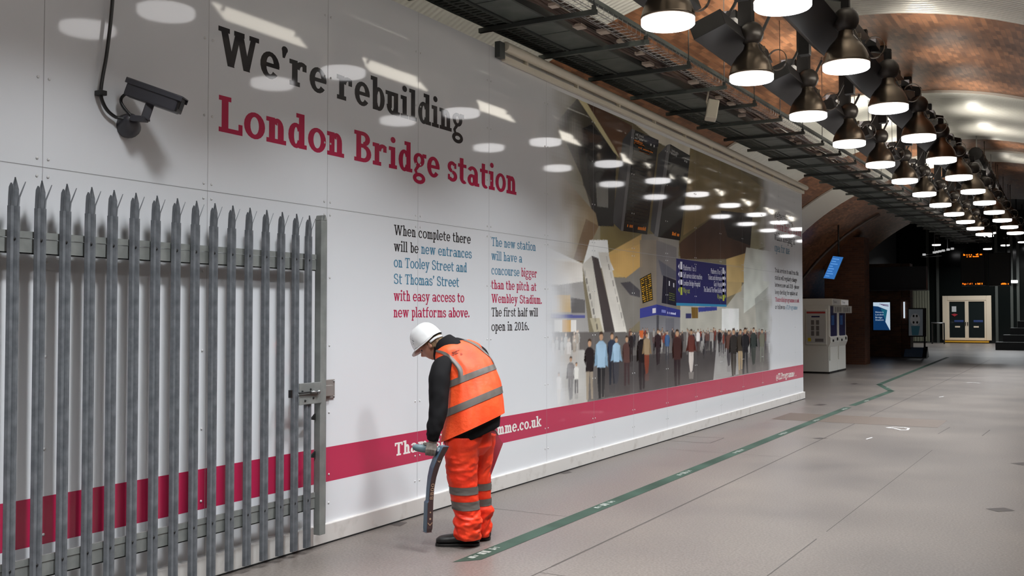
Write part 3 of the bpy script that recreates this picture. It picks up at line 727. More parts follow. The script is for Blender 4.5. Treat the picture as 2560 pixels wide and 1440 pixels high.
for i, (s_, w_, m_) in enumerate((('Platforms 10 to 15', .24, 1), ('Tickets and information', .3, 1), ('Guy\u2019s Hospital', .18, 1), ('The Shard & The News Building', .39, 1), ('Way out', .11, 3))):
    z = zrow(.235 + .145 * i); put_sans(sgn, s_, (.0012, SY1 - wd * .1, z), (0, 1, 0), (0, 0, 1), .085, wd * w_, m_, True)
    sgn.add([(.0012, SY1 - wd * .09, z - .03), (.0012, SY1 - wd * .055, z - .03), (.0012, SY1 - wd * .055, z + .12), (.0012, SY1 - wd * .09, z + .12)], [(0, 1, 2, 3)], m_)
    sgn.add([(.0012, SY1 - wd * .02, z + .045), (.0012, SY1 - wd * .045, z + .09), (.0012, SY1 - wd * .045, z)], [(0, 1, 2)], m_)
sgn.build('printed_direction_sign', [pmat((42, 42, 92)), pmat((214, 214, 224)), pmat((54, 128, 168)), pmat((170, 180, 66))], hoard, fix=False)
# ------------------------------------------------------------------ cream pipe along the hoarding top
pipe = thing('top_pipe', 'cream pipe and lower rail running along the top of the hoarding', 'pipe', (0, 8.66, 4.46))
def loc(*p): return [Vector(q) for q in p]
mb = MB(); mb.tube([(.055, 0, .03), (.055, 12.86, .03)], .05, 14); mb.build('pipe', M['cream'], pipe, smooth=True, sharp=40)
mb = MB(); mb.box((.025, 6.37, -.085), (.05, 12.7, .055)); mb.build('lower_rail', M['cream'], pipe, bevel=.006)
mb = MB(); mb.box((.03, -.06, -.02), (.06, .1, .16)); mb.build('end_bracket', M['traydark'], pipe)
for k in range(11):
    mb = MB(); mb.box((.02, .5 + k * 1.22, -.03), (.05, .03, .14)); mb.build('clip', M['cream'], pipe)

# ------------------------------------------------------------------ palisade gate
GX = .118
YP = on_x(816, 900, GX + .03).y - .034
gate = thing('palisade_gate', 'tall galvanised steel palisade gate with splayed spikes in front of the hoarding', 'gate', (GX, 4.2, 0))
def gl(x, y, z): return (x - GX, y - 4.2, z)
pys = [on_x(p, 650, GX + .012).y for p in (33, 100, 163, 225, 281, 336, 389, 440, 488, 534, 579, 622, 664, 703, 739, 771)]
pys = [pys[0] - .158 * 3, pys[0] - .158 * 2, pys[0] - .158] + pys
def pale_mesh():
    """W-section pale, split at the top into a centre spike and two bent wings"""
    mb = MB(); t = .003
    prof = [(-.034, -.004), (-.026, .014), (-.012, .016), (0, .004), (.012, .016), (.026, .014), (.034, -.004)]   # y, x
    def ring(z, k=1.0): return [Vector((x * k, y * k, z)) for y, x in prof] + [Vector((x * k - t, y * k, z)) for y, x in reversed(prof)]
    mb.loft([ring(.05), ring(1.2), ring(2.34)], 0, True)
    cen = [(-.024, .013), (0, .004), (.020, .012)]
    def cr(z, k): return [Vector((x, y * k, z)) for y, x in cen] + [Vector((x - t, y * k, z)) for y, x in reversed(cen)]
    mb.loft([cr(2.34, 1), cr(2.43, 1.0), cr(2.495, .05)], 0, True)
    for s in (-1, 1):      # wings bend out sideways, each cut to a point
        p0 = [(s * .016, .014), (s * .034, -.004)]
        rr = []
        for z, dy, dx, k in (((2.335, 0, 0, 1), (2.39, .003, .002, .95), (2.43, .014, .01, .7), (2.475, .027, .018, .12)) if s > 0 else ((2.335, 0, 0, 1), (2.40, 0, .003, 1), (2.44, .001, .006, .9), (2.462, .002, .008, .25))):
            c = Vector((.006 + dx, s * .025 + s * dy, z)); h = Vector((-.009 * k, s * .009 * k, 0))
            rr.append([c - h, c + h, c + h + Vector((-t, -t * s, 0)), c - h + Vector((-t, -t * s, 0))])
        mb.loft(rr, 0, True)
    return mb
pal0 = pale_mesh().build('pale', M['galv'], gate)
pal0.location = (.012, pys[0] - 4.2, 0)
bolt0 = MB()
for z in (2.165, .395): bolt0.lathe([(.009, 0), (.009, .006), (.004, .009)], 8, 0, Matrix(((0, 0, 1), (0, 1, 0), (1, 0, 0))), (.004, 0, z))
bo = bolt0.build('pale_bolt', M['dark'], pal0, smooth=True)
for y in pys[1:]:
    c = pal0.copy(); COL.objects.link(c); c.location = (.012, y - 4.2, 0)
    b_ = bo.copy(); COL.objects.link(b_); b_.parent = c
YR0, YR1 = pys[0] - .1, YP - .045
for zc, nm in ((2.15, 'rail'), (.372, 'rail')):
    mb = MB(); s = 1 if zc > 1 else 1
    mb.box(gl(GX - .012, (YR0 + YR1) / 2, zc + .043), (.012, YR1 - YR0, .037)); mb.box(gl(GX - .016, (YR0 + YR1) / 2, zc - .02), (.012, YR1 - YR0, .084))
    mb.box(gl(GX - .035, (YR0 + YR1) / 2, zc - .058), (.05, YR1 - YR0, .006))
    mb.build(nm, M['galv_post'], gate)
mb = MB(); ca, sa = .03, .034
mb.loft([[Vector(gl(GX - .0 + x, YP + y, z)) for x, y in ((-ca, -sa), (ca, -sa), (ca, sa), (-ca, sa))] for z in (.115, 2.47)], 0, True)
mb.prism([gl(GX - ca, YP - sa, 2.47), gl(GX - ca, YP - .005, 2.47), gl(GX - ca, YP - .02, 2.51)], (0, 0, 0), (2 * ca, 0, 0))
mb.prism([gl(GX - ca, YP + .0, 2.47), gl(GX - ca, YP + sa, 2.47), gl(GX - ca, YP + .02, 2.515)], (0, 0, 0), (2 * ca, 0, 0))
mb.build('gate_post', M['galv_post'], gate, bevel=.004)
mb = MB(); mb.box(gl(GX - .0, YR0 - .04, 1.22), (.08, .08, 2.44)); mb.build('gate_post', M['galv_post'], gate, bevel=.004)
# slip latch
q = [on_x(a, b, GX + .03) for a, b in ((747, 960), (802, 953), (802, 1008), (747, 1012))]
lz0, lz1 = (q[2].z + q[3].z) / 2, (q[0].z + q[1].z) / 2; ly0, ly1 = q[0].y, q[1].y
mb = MB(); mb.box(gl(GX + .034, (ly0 + ly1) / 2, (lz0 + lz1) / 2), (.008, ly1 - ly0, lz1 - lz0))
latch = mb.build('latch_plate', M['galv_post'], gate, bevel=.003)
for dy, dz in ((.03, .02), (.12, .03), (.15, -.035), (.06, -.05)):
    mb = MB(); mb.lathe([(.009, 0), (.007, .006)], 8, 0, Matrix(((0, 0, 1), (0, 1, 0), (1, 0, 0))), gl(GX + .038, ly0 + dy, (lz0 + lz1) / 2 + dz)); mb.build('latch_bolt', M['dark'], latch, smooth=True)
hp = [on_x(a, b, GX + .052) for a, b in ((748, 983), (778, 980), (796, 980))]
mb = MB(); mb.tube([gl(*p) for p in hp[:2]], .006, 10); mb.build('latch_bar', M['dark'], gate, smooth=True)
mb = MB(); mb.tube([gl(*hp[1]), gl(*hp[2])], [.009, .012], 10); mb.sphere(gl(*hp[2]), .018, 14); mb.build('latch_knob', M['steel'], gate, smooth=True)
mb = MB(); mb.box(gl(GX + .03, on_x(726, 985, GX + .03).y, on_x(726, 985, GX + .03).z), (.02, .02, .055)); mb.build('latch_stop', M['black'], gate)
mb = MB(); mb.prism([gl(GX - .02, YP - .105, .70), gl(GX - .02, YP - .04, .74), gl(GX - .02, YP - .04, .69)], (0, 0, 0), (.012, 0, 0)); mb.prism([gl(GX - .02, YP - .095, .98), gl(GX - .02, YP - .04, 1.02), gl(GX - .02, YP - .04, .97)], (0, 0, 0), (.012, 0, 0))
mb.build('post_gusset', M['dark'], gate)
M['keeper'] = mat('grey_keeper_steel', srgb(150, 144, 140), .4, .3)
# keeper box screwed to the hoarding
kq = [on_x(a, b, .05) for a, b in ((816, 950), (847, 948), (848, 994), (816, 999))]
ky0, ky1, kz0, kz1 = kq[0].y - .03, kq[1].y, kq[3].z, kq[1].z
keep = thing('lock_keeper', 'grey steel lock keeper screwed to the hoarding beside the gate post', 'lock', (.0, (ky0 + ky1) / 2, kz0))
kh, kw = kz1 - kz0, ky1 - ky0
mb = MB(); mb.box((.006, 0, kh / 2), (.012, kw, kh)); mb.build('back_plate', M['keeper'], keep, bevel=.004)
mb = MB(); mb.loft([[Vector((.012 + d, kw * a, kh * b_)) for a, b_ in ((-.42 + s_, .16), (.22 - s_, .16), (.22 - s_, .72), (-.42 + s_, .72))] for d, s_ in ((0, 0), (.03, .04))], 0, True)
kb = mb.build('keeper_box', M['keeper'], keep, bevel=.004)
mb = MB(); mb.box((.03, -kw * .385, kh * .46), (.02, .03, kh * .4)); mb.build('keeper_slot', M['dark'], kb)
for a, b_ in ((-.4, .9), (.42, .9), (.42, .1), (-.4, .1)):
    mb = MB(); mb.lathe([(.008, 0), (.006, .006)], 8, 0, Matrix(((0, 0, 1), (0, 1, 0), (1, 0, 0))), (.012, kw * a, kh * b_)); mb.build('keeper_screw', M['wire'], keep, smooth=True)

# ------------------------------------------------------------------ CCTV camera
rear = Vector(_C + _ray(322, 217) * 6.02); front = Vector(_C + _ray(450, 262) * 6.02)
fx = (front - rear).normalized(); sx_ = fx.cross(Vector((0, 0, 1))).normalized(); uz = sx_.cross(fx)
R3 = Matrix((sx_, fx, uz)).transposed(); Lb = (front - rear).length
wm = on_x(318, 318, 0)
cctv = thing('cctv_camera', 'charcoal security camera on a bracket fixed to the hoarding above the gate', 'security camera', (0, wm.y, wm.z))
def cl(p): return Vector(p) - Vector((0, wm.y, wm.z))
mid = (rear + front) / 2
def bx(mb, c, d, mi=0): mb.box(cl(mid + R3 @ Vector(c)), d, mi, R3)
mb = MB(); bx(mb, (0, 0, -.008), (.1, Lb, .1)); body = mb.build('housing', M['cctv'], cctv, bevel=.012)
mb = MB(); bx(mb, (0, .005, .045), (.112, Lb + .03, .008)); bx(mb, (.054, .005, .03), (.006, Lb + .03, .03)); bx(mb, (-.054, .005, .03), (.006, Lb + .03, .03)); mb.build('sunshield', M['cctv'], cctv, bevel=.003)
mb = MB(); bx(mb, (0, Lb / 2 + .004, -.005), (.096, .012, .096)); fr_ = mb.build('front_frame', M['black'], cctv, bevel=.006)
mb = MB(); bx(mb, (0, Lb / 2 + .011, -.005), (.06, .003, .05)); mb.build('front_glass', mat('camera_glass', g(10), .05), fr_)
elbow = _C + _ray(362, 298) * 6.0; under = mid + R3 @ Vector((0, -.005, -.05)); ball = _C + _ray(330, 296) * 6.02
mb = MB(); mb.bar(cl(under + Vector((0, 0, .01))), cl(elbow), .045, .05); mb.bar(cl(elbow + (elbow - ball) * .15), cl(ball), .05, .035); mb.build('bracket_arm', M['cctv'], cctv, bevel=.006)
mb = MB(); d_ = cl(ball); A_ = d_.normalized(); u1 = A_.cross(Vector((0, 0, 1))).normalized(); u2 = A_.cross(u1)
mb.lathe([(.075, 0), (.078, .02), (.062, d_.length * .5), (.036, d_.length * .95), (.02, d_.length)], 20, 0, Matrix((u1, u2, A_)).transposed())
mb.build('wall_mount', M['cctv'], cctv, smooth=True, sharp=50)
mb = MB(); a_ = rear + R3 @ Vector((0, .0, -.03)); b_ = ball + Vector((0, 0, .02))
mb.tube([cl(a_ * (1 - t) + b_ * t + (-sx_ * 0 - fx * .055) * math.sin(PI * t) + Vector((0, 0, -.01))) for t in [k / 12 for k in range(13)]], .010, 8); mb.build('camera_lead', M['black'], cctv, smooth=True)
# feed cable down the hoarding
cab = thing('feed_cable', 'black cable dropping down the hoarding and curling into the security camera mount', 'cable', (0, on_x(252, 230).y, 3.0))
cb = Vector((0, on_x(252, 230).y, 3.0))
pts = [on_x(x, y, .035) for x, y in ((293, -120), (284, -30), (276, 60), (266, 140), (257, 190), (252, 232), (258, 258), (272, 280), (295, 296), (320, 302), (345, 304))]
sm_ = []
for i in range(len(pts) - 1):
    p0, p1, p2, p3 = pts[max(i - 1, 0)], pts[i], pts[i + 1], pts[min(i + 2, len(pts) - 1)]
    for t in (0, .25, .5, .75): sm_.append(.5 * ((2 * p1) + (p2 - p0) * t + (2 * p0 - 5 * p1 + 4 * p2 - p3) * t * t + (3 * p1 - p0 - 3 * p2 + p3) * t ** 3))
sm_.append(pts[-1])
for i in range(len(sm_) - 10, len(sm_)): sm_[i].x += (i - len(sm_) + 10) * .012
mb = MB(); mb.tube([p - cb for p in sm_], .011, 8); mb.build('cable', M['black'], cab, smooth=True)
cq = on_x(252, 233, .03); mb = MB(); mb.box(cq - cb, (.06, .045, .03)); mb.build('cable_clip', M['black'], cab, bevel=.004)

# ------------------------------------------------------------------ green floor tape
M['tape'] = vary(mat('green_tape', srgb(70, 92, 80), .6, spec=.15), 1.5, srgb(44, 60, 51), srgb(60, 80, 70))
M['tapeprint'] = vary(mat('white_tape_print', srgb(150, 154, 150), .5), 40, srgb(92, 104, 96), srgb(176, 178, 172))
tape = thing('floor_tape', 'long green tape line with small white pictograms crossing the terrazzo floor', 'floor marking', (1.25, 6.0, 0))
tp = [Vector((1.262, 6.02, 0)), Vector((1.235, 19.65, 0))]
def tseg(a, b, w, mb, z=.0022, skew=(0, 0)):
    a = Vector((a[0] - 1.25, a[1] - 6.0, z)); b = Vector((b[0] - 1.25, b[1] - 6.0, z)); d = (b - a).normalized(); s_ = Vector((-d.y, d.x, 0)) * w / 2
    mb.add([a - s_ + d * skew[0], b - s_, b + s_, a + s_ + d * skew[1]], [(0, 1, 2, 3)])
mb = MB(); tseg((1.262, 6.12), (1.22, 19.75), .14, mb, skew=(0, -.16)); tseg((1.22, 20.15), (1.27, 24.6), .14, mb)
tseg((1.27, 24.5), (.62, 26.75), .14, mb); tseg((.64, 26.6), (.24, 45.8), .14, mb)
mb.build('tape_strip', M['tape'], tape, fix=False)
for q in ((1225, 1384), (1511, 1262), (1714, 1183), (1851, 1129), (1960, 1084), (2045, 1051), (2118, 1023), (2168, 1002), (2222, 968)):
    mb = MB(); c = on_z(*q); c.x = 1.25 if c.y < 21 else c.x
    for dy, w_, h_ in ((-.17, .05, .05), (-.115, .035, .03), (-.03, .065, .05), (.03, .07, .04), (.12, .06, .03), (.155, .025, .03), (.185, .05, .015)):
        tseg((c.x - .01, c.y + dy - h_ / 2), (c.x - .01, c.y + dy + h_ / 2), w_, mb, .0034)
    mb.build('tape_pictogram', M['tapeprint'], tape, fix=False)
# ------------------------------------------------------------------ pendant lamps in two rows
LS = .93
def lampA(k): return _C + (Vector((1.64 + .0205 * 2.66 * k, 9.1 + 2.66 * k, 4.6)) - _C) * LS
def lampB(k): return _C + (Vector((2.755 + .016 * 2.66 * k, 9.1 + 2.66 * k, 4.6)) - _C) * LS
ORD = ['nearest', 'second', 'third', 'fourth', 'fifth', 'sixth', 'seventh', 'eighth', 'ninth', 'tenth', 'eleventh', 'twelfth']
def make_lamp(arm=False):
    t = thing('pendant_lamp', 'x', 'lamp')
    mb = MB(); mb.lathe([(.0, -.04), (.12, -.037), (.2, -.03), (.248, -.02), (.26, -.008), (.26, .045)], 32, cap=False); mb.build('lens', M['lens'], t, smooth=True, sharp=60)
    mb = MB(); mb.lathe([(.262, .05), (.266, .054), (.266, .066), (.262, .075), (.25, .13), (.222, .2), (.18, .265), (.13, .32), (.095, .365), (.082, .41), (.078, .45)], 32, cap=False)
    mb.lathe([(.262, .05), (.252, .056), (.238, .13), (.1, .35)], 32, cap=False)
    mb.build('shade', M['bronze'], t, smooth=True, sharp=60)
    mb = MB(); mb.sphere((0, 0, .555), .15, 20); mb.build('gear_ball', M['ball'], t, smooth=True)
    if arm:
        mb = MB(); mb.box((0, 0, .74), (.09, .09, .14)); mb.bar((.04, 0, .80), (-.34, 0, .90), .07, .07); mb.build('support_arm', M['gantry'], t, bevel=.006)
    else:
        mb = MB(); mb.box((-.06, 0, 1.28), (.16, .16, 1.28)); mb.build('drop_tube', M['gantry'], t, bevel=.006)
    mb = MB(); n = 22; rings = []
    for i in range(n + 1):
        a = math.radians(-150 + 300 * i / n); cx, cz = .31 + .115 * math.cos(a), .2 + .125 * math.sin(a)
        ix, iz = .31 + .109 * math.cos(a), .2 + .119 * math.sin(a)
        rings.append([Vector((cx, -.022, cz)), Vector((cx, .022, cz)), Vector((ix, .022, iz)), Vector((ix, -.022, iz))])
    mb.loft(rings, 0, True); mb.bar((.095, 0, .44), (.262, 0, .09), .03, .006); mb.box((.15, 0, .36), (.03, .04, .05)); mb.build('hoop_bracket', M['bronze'], t, smooth=False)
    ld = bpy.data.lights.new('down_light', 'AREA'); ld.shape = 'DISK'; ld.size = .46; ld.energy = LAMP_W; ld.color = (.94, .975, 1.0); ld.spread = math.radians(116)
    lo = bpy.data.objects.new('down_light', ld); COL.objects.link(lo); lo.parent = t; lo.location = (0, 0, -.06)
    return t
lamp0 = make_lamp(); lampb0 = make_lamp(True); used_ = set()
def put_lamp(p, label, group, src):
    o = copy_tree(src) if src.name in used_ else src
    used_.add(src.name); o.location = p; o.scale = (LS, LS, LS); o['label'] = label; o['group'] = group; return o
for row, fn, place in (('A', lampA, 'the row beside the tray'), ('B', lampB, 'the row away from the tray')):
    for k in range(-5, 12):
        kind_ = 'bell-shaped metal lamp' if row == 'A' else 'hooped metal lamp'
        nm = ('%s %s from the viewer in %s' % (ORD[k], kind_, place)) if k >= 0 else '%s %s overhead before %s comes into view' % (ORD[-k - 1], kind_, place)
        o = put_lamp(fn(k), nm, 'bell-shaped lamps in ' + place, lamp0 if row == 'A' else lampb0)
        # length of the drop follows the vault
# ------------------------------------------------------------------ long black uplighter boxes beside the lamps
def make_up(row):
    tilt = -20 if row == 'A' else -48
    t = thing('uplighter', 'x', 'light fitting')
    Rb = Matrix.Rotation(math.radians(tilt), 3, 'Y'); sg = -1
    mb = MB(); mb.box((0, 0, 0), (.40, 2.0, .19), 0, Rb); mb.build('housing', M['blackpaint'], t, bevel=.006)
    mb = MB(); mb.box(Rb @ Vector((0, 0, .098)), (.32, 1.35, .006), 0, Rb); mb.build('glass', M['uplens'], t)
    for y in (-.6, .6):
        mb = MB(); sd = 1 if row == 'A' else -1; mb.bar((0, y, 0), (sd * .2, y, .3), .03, .03); mb.bar((sd * .2, y, .3), (sd * .3, y, .5), .03, .03); mb.build('stirrup', M['blackpaint'], t)
    ld = bpy.data.lights.new('up_light', 'AREA'); ld.shape = 'RECTANGLE'; ld.size = .25; ld.size_y = .7; ld.energy = UP_W * (4.5 if row == 'A' else 2.2); ld.color = (1.0, .93, .82); ld.spread = math.radians(125)
    lo = bpy.data.objects.new('up_light', ld); COL.objects.link(lo); lo.parent = t; lo.location = (-.02, 0, .40) if row == 'A' else (.12, 0, .36)
    mb = MB(); mb.box(Vector(lo.location) - Vector((0, 0, .06)), (.2, .3, .1)); mb.bar(Vector(lo.location) - Vector((0, 0, .1)), (0, 0, .05), .05, .05); mb.build('added_light_box', M['blackpaint'], t, bevel=.005); lo.rotation_euler = (0, PI + math.radians(-52 if row == 'A' else 36), 0)  # box and stem added to hold the up light, set clear of the housing
    return t
for row, fn, place in (('A', lampA, 'the row beside the tray'), ('B', lampB, 'the row away from the tray')):
    up0 = make_up(row)
    for k in range(-3, 11):
        o = up0 if k == -3 else copy_tree(up0)
        p = fn(k); o.location = (p.x - .24, p.y + (.11 if row == 'A' else -.5), p.z + .45); o.scale = (LS, LS, LS)
        o['label'] = ('long black box light fitting at the %s lamp of %s' % (ORD[k], place)) if k >= 0 else '%s black box fitting overhead before %s comes into view' % (ORD[-k - 1], place)
        o['group'] = 'black box fittings along ' + place

# ------------------------------------------------------------------ gantry carrying the lamps
gan = thing('lighting_gantry', 'long dark steel gantry under the vault carrying both rows of lamps', 'gantry', (2.4, 10, 5.4))
G0 = Vector((2.4, 10, 5.4))
for fn, s in ((lampA, .3), (lampB, -.3)):
    a = fn(-4); b = fn(11)
    mb = MB(); mb.bar(Vector((a.x + s, a.y - 1, 5.29)) - G0, Vector((b.x + s, b.y + 1, 5.29)) - G0, .12, .2); mb.build('long_rail', M['gantry'], gan)
for k in range(-4, 12):
    a, b = lampA(k), lampB(k)
    mb = MB(); mb.bar(Vector((a.x, a.y, 5.42)) - G0, Vector((b.x - .25, b.y, 5.42)) - G0, .1, .1); mb.build('cross_bar', M['gantry'], gan)
    for x in (a.x + .3,):
        y = a.y + 1.24; z1 = vz(x, y)
        mb = MB(); mb.box(Vector((x, y, (4.92 + z1) / 2)) - G0, (.13, .13, z1 - 4.92)); mb.build('drop_post', M['gantry'], gan, bevel=.005)
    mb = MB(); mb.bar(Vector((a.x + .3, a.y + 1.24, 5.06)) - G0, Vector((b.x - .3, b.y + 1.9, 5.40)) - G0, .035, .035); mb.build('brace', M['gantry'], gan)

# ------------------------------------------------------------------ cable tray beside the hoarding top
TY0, TY1, TZ = 3.0, 44.0, 4.70
tray = thing('cable_tray', 'long grey cable tray with mesh basket and lids hung above the hoarding top', 'cable tray', (0, 10, TZ))
def tx(x, y): return x + .030 * max(y - 10, -2)
def tl(x, y, z): return Vector((tx(x, y), y - 10, z - TZ))
def along(mb, x0, x1, z0, z1, mi=0, ya=TY0, yb=TY1):
    mb.loft([[tl(x0, y, z0), tl(x1, y, z0), tl(x1, y, z1), tl(x0, y, z1)] for y in (ya, 8.0, yb)], mi, True)
mb = MB(); along(mb, -.12, -.105, TZ, TZ + .07); along(mb, .02, .03, TZ, TZ + .03); along(mb, .16, .175, TZ, TZ + .07); along(mb, -.12, .175, TZ + .066, TZ + .07)
y = TY0
while y < 34:
    mb.box(tl(.03, y, TZ + .012), (.28, .028, .012)); y += .075
mb.build('ladder_tray', M['traygrey'], tray)
mb = MB(); y = TY0
while y < TY1 - 1.3:
    ye = y + 1.21; mb.loft([[tl(.23, q, TZ), tl(.60, q, TZ), tl(.60, q, TZ + .06), tl(.23, q, TZ + .06)] for q in (y, ye)], 0, True); y += 1.23
mb.build('tray_lid', M['traygrey'], tray, bevel=.004)
mb = MB(); along(mb, .60, .625, TZ - .015, TZ + .09); along(mb, .205, .23, TZ - .015, TZ + .07); mb.build('side_rail', M['traydark'], tray)
rc = random.Random(5)
for k in range(9):
    mb = MB(); x = .67 + .028 * k; pts = []
    yy = TY0
    while yy < 40: pts.append(tl(x + rc.uniform(-.03, .03), yy, TZ + .04 + rc.uniform(-.02, .03))); yy += .6
    mb.tube(pts, rc.uniform(.012, .022), 6); mb.build('power_cable', M['cable'], tray, smooth=True)
y = 4.0
while y < 36:
    mb = MB(); mb.box(tl(.70 + rc.uniform(0, .18), y, TZ - .004 + rc.uniform(-.01, .02)), (rc.uniform(.05, .12), rc.uniform(.04, .16), .03)); mb.build('cable_cleat', M['clip'], tray); y += rc.uniform(.25, .8)
mb = MB()
for x, z in ((.93, TZ), (1.0, TZ), (1.07, TZ), (1.11, TZ), (1.11, TZ + .05), (1.11, TZ + .10), (.90, TZ + .05), (.90, TZ)):
    mb.tube([tl(x, q, z) for q in (TY0, 8, TY1)], .0035, 5)
y = TY0
while y < 38:
    mb.tube([tl(.90, y, TZ + .06), tl(.90, y, TZ), tl(1.11, y, TZ), tl(1.11, y, TZ + .10)], .003, 4); y += .11
mb.build('mesh_basket', M['wire'], tray)
mb = MB(); along(mb, 1.03, 1.115, TZ + .105, TZ + .115); along(mb, 1.11, 1.118, TZ + .07, TZ + .115); mb.build('basket_rim', M['traygrey'], tray)
for k in range(-4, 29):
    y = 8.6 + 1.23 * k
    mb = MB(); mb.bar(tl(-.17, y, TZ - .03), tl(1.15, y, TZ - .03), .042, .045); arm = mb.build('support_arm', M['traygrey'] if k % 2 else M['traydark'], tray)
    zt_ = vz(tx(1.12, y), y) - TZ
    mb = MB(); p = tl(1.12, y, TZ); mb.tube([p + Vector((0, 0, -.06)), Vector((p.x, p.y, zt_))], .006, 6); mb.build('hanger_rod', M['wire'] if k % 2 else M['traydark'], tray, smooth=True)
    mb = MB(); mb.box(tl(1.12, y, TZ + .0), (.035, .035, .07)); mb.build('rod_clamp', M['traydark'], tray)
# white speaker below the tray
d_ = 12.9; sp_c = _C + _ray(1780, 276) * d_
spk = thing('speaker', 'small white box speaker tilted below the cable tray', 'speaker', sp_c)
Rk = Matrix.Rotation(TH * .8, 3, 'Z') @ Matrix.Rotation(math.radians(11), 3, 'Y') @ Matrix.Rotation(math.radians(-14), 3, 'X')
mb = MB(); mb.box((0, 0, 0), (.145, .13, .265), 0, Rk); mb.build('cabinet', M['cream'], spk, bevel=.012)
mb = MB(); mb.box(Rk @ Vector((0, -.066, 0)), (.118, .006, .225), 0, Rk); mb.build('grille', M['cream'], spk, bevel=.003)
mb = MB(); mb.tube([(-.06, .05, .02), (-.1, .08, .14), (-.06, .06, TZ - sp_c.z + .01)], .012, 8); mb.build('bracket', M['cream'], spk, smooth=True)
# ------------------------------------------------------------------ the worker
M['hiviz'] = vary(mat('orange_hi_vis', srgb(255, 82, 30), .6), 5, srgb(250, 70, 22), srgb(255, 92, 40), bump=.15, bscale=40)
M['hiviz_tr'] = vary(mat('orange_red_hi_vis', srgb(255, 62, 24), .55), 5, srgb(248, 50, 16), srgb(255, 70, 30), bump=.2, bscale=30)
M['reflect'] = mat('grey_reflective_tape', srgb(100, 93, 88), .5)
M['fleece'] = mat('black_jacket', srgb(19, 18, 20), .85, spec=.2)
M['skin'] = mat('skin', srgb(196, 142, 118), .5)
M['hair'] = vary(mat('fair_brown_hair', srgb(122, 98, 70), .6), 60, srgb(92, 70, 50), srgb(146, 120, 84), stretch=(1, 1, .2))
M['helmet'] = vary(mat('white_helmet', g(236), .22), 7, g(226), g(240))
M['boot'] = mat('black_boot', g(26), .5)
M['glove'] = vary(mat('grey_glove', srgb(134, 126, 120), .8), 25, srgb(118, 110, 104), srgb(148, 140, 132))
M['teal'] = mat('blue_grey_casing', srgb(74, 98, 116), .4)
M['brown'] = mat('brown_side_panel', srgb(70, 50, 50), .4)
WD = 7.59
base = on_z(1160, 1362)
WD = (base - _C).dot(Vector((-math.sin(TH), math.cos(TH), 0)))
U0 = (1160 - 1280) / F_PX * WD
def P(px_, py_, w=0.0): return Vector(((px_ - 1280) / F_PX * (WD + w) - U0, w, CAM_H + (HZ - py_) / F_PX * (WD + w)))
person = thing('person', 'worker in orange hi-vis vest and trousers and white helmet, head bowed, holding a blue-grey locator', 'person', base, (0, 0, TH))
def spl(keys, n):
    """Catmull-Rom through tuples, n samples"""
    K = [np.array(k, float) for k in keys]; out = []
    for i in range(n):
        t = i / (n - 1) * (len(K) - 1); a = min(int(t), len(K) - 2); f = t - a
        p0, p1, p2, p3 = K[max(a - 1, 0)], K[a], K[a + 1], K[min(a + 2, len(K) - 1)]
        out.append(.5 * (2 * p1 + (p2 - p0) * f + (2 * p0 - 5 * p1 + 4 * p2 - p3) * f * f + (3 * p1 - p0 - 3 * p2 + p3) * f ** 3))
    return out
def remesh(o, vox, sm=4, fac=.5):
    r = o.modifiers.new('skin', 'REMESH'); r.mode = 'VOXEL'; r.voxel_size = vox; r.use_smooth_shade = True
    if sm: s = o.modifiers.new('soft', 'SMOOTH'); s.factor = fac; s.iterations = sm
    return o

# ---- trousers
def legring(keys, w0, seed, grow=0.0, n=44):
    """keys (py, left px, right px); returns function y-> ring"""
    ys = [k[0] for k in keys]
    def ring(py):
        i = max(0, min(len(ys) - 2, sum(1 for q in ys if q <= py) - 1)); f = (py - ys[i]) / (ys[i + 1] - ys[i]); f = f * f * (3 - 2 * f)
        l = keys[i][1] * (1 - f) + keys[i + 1][1] * f; r_ = keys[i][2] * (1 - f) + keys[i + 1][2] * f
        c = P((l + r_) / 2, py, w0); ru = (r_ - l) / 2 / F_PX * (WD + w0); out = []
        ank = max(0, min(1, (py - 1262) / 22)); kne = math.exp(-((py - 1165) / 34) ** 2)
        amp = .004 + .015 * ank + .009 * kne
        
        for k in range(n):
            a = 2 * PI * k / n; ca_, sa_ = math.cos(a), math.sin(a)
            sl = py + 14 * ca_ * math.sin(seed) + 10 * sa_
            f1 = noise.noise((1.1 * ca_ + seed, 1.1 * sa_, sl * .05)); f2 = noise.noise((1.7 * ca_ + seed * 2, 1.7 * sa_ + .5, sl * .10))
            fo = (1 - 2.2 * abs(f1)) * amp * .8 + (1 - 2.5 * abs(f2)) * amp * .45 - amp * .5
            rr = ru + fo + grow
            out.append(c + Vector((ca_ * rr, sa_ * rr * 1.04, 0)))
        return out
    return ring
nk = [(1062, 1132, 1216), (1100, 1113, 1205), (1140, 1113, 1195), (1185, 1117, 1193), (1220, 1124, 1194), (1260, 1130, 1197), (1283, 1138, 1200), (1297, 1134, 1205), (1318, 1138, 1201), (1334, 1135, 1203), (1344, 1138, 1201)]
fk = [(1058, 1168, 1246), (1100, 1162, 1238), (1140, 1164, 1231), (1185, 1168, 1226), (1215, 1169, 1227), (1255, 1173, 1227), (1272, 1174, 1235), (1292, 1174, 1226), (1310, 1174, 1228), (1337, 1176, 1224)]
near, far = legring(nk, -.05, 3.1), legring(fk, .17, 7.7)
mb = MB()
mb.loft([near(1088 + (1343 - 1088) * i / 80) for i in range(81)], 0, True)
mb.loft([far(1085 + (1336 - 1085) * i / 80) for i in range(81)], 0, True)
pel = [P(1186, 1052, .05), P(1182, 1080, .05), P(1178, 1112, .05), P(1182, 1135, .05)]
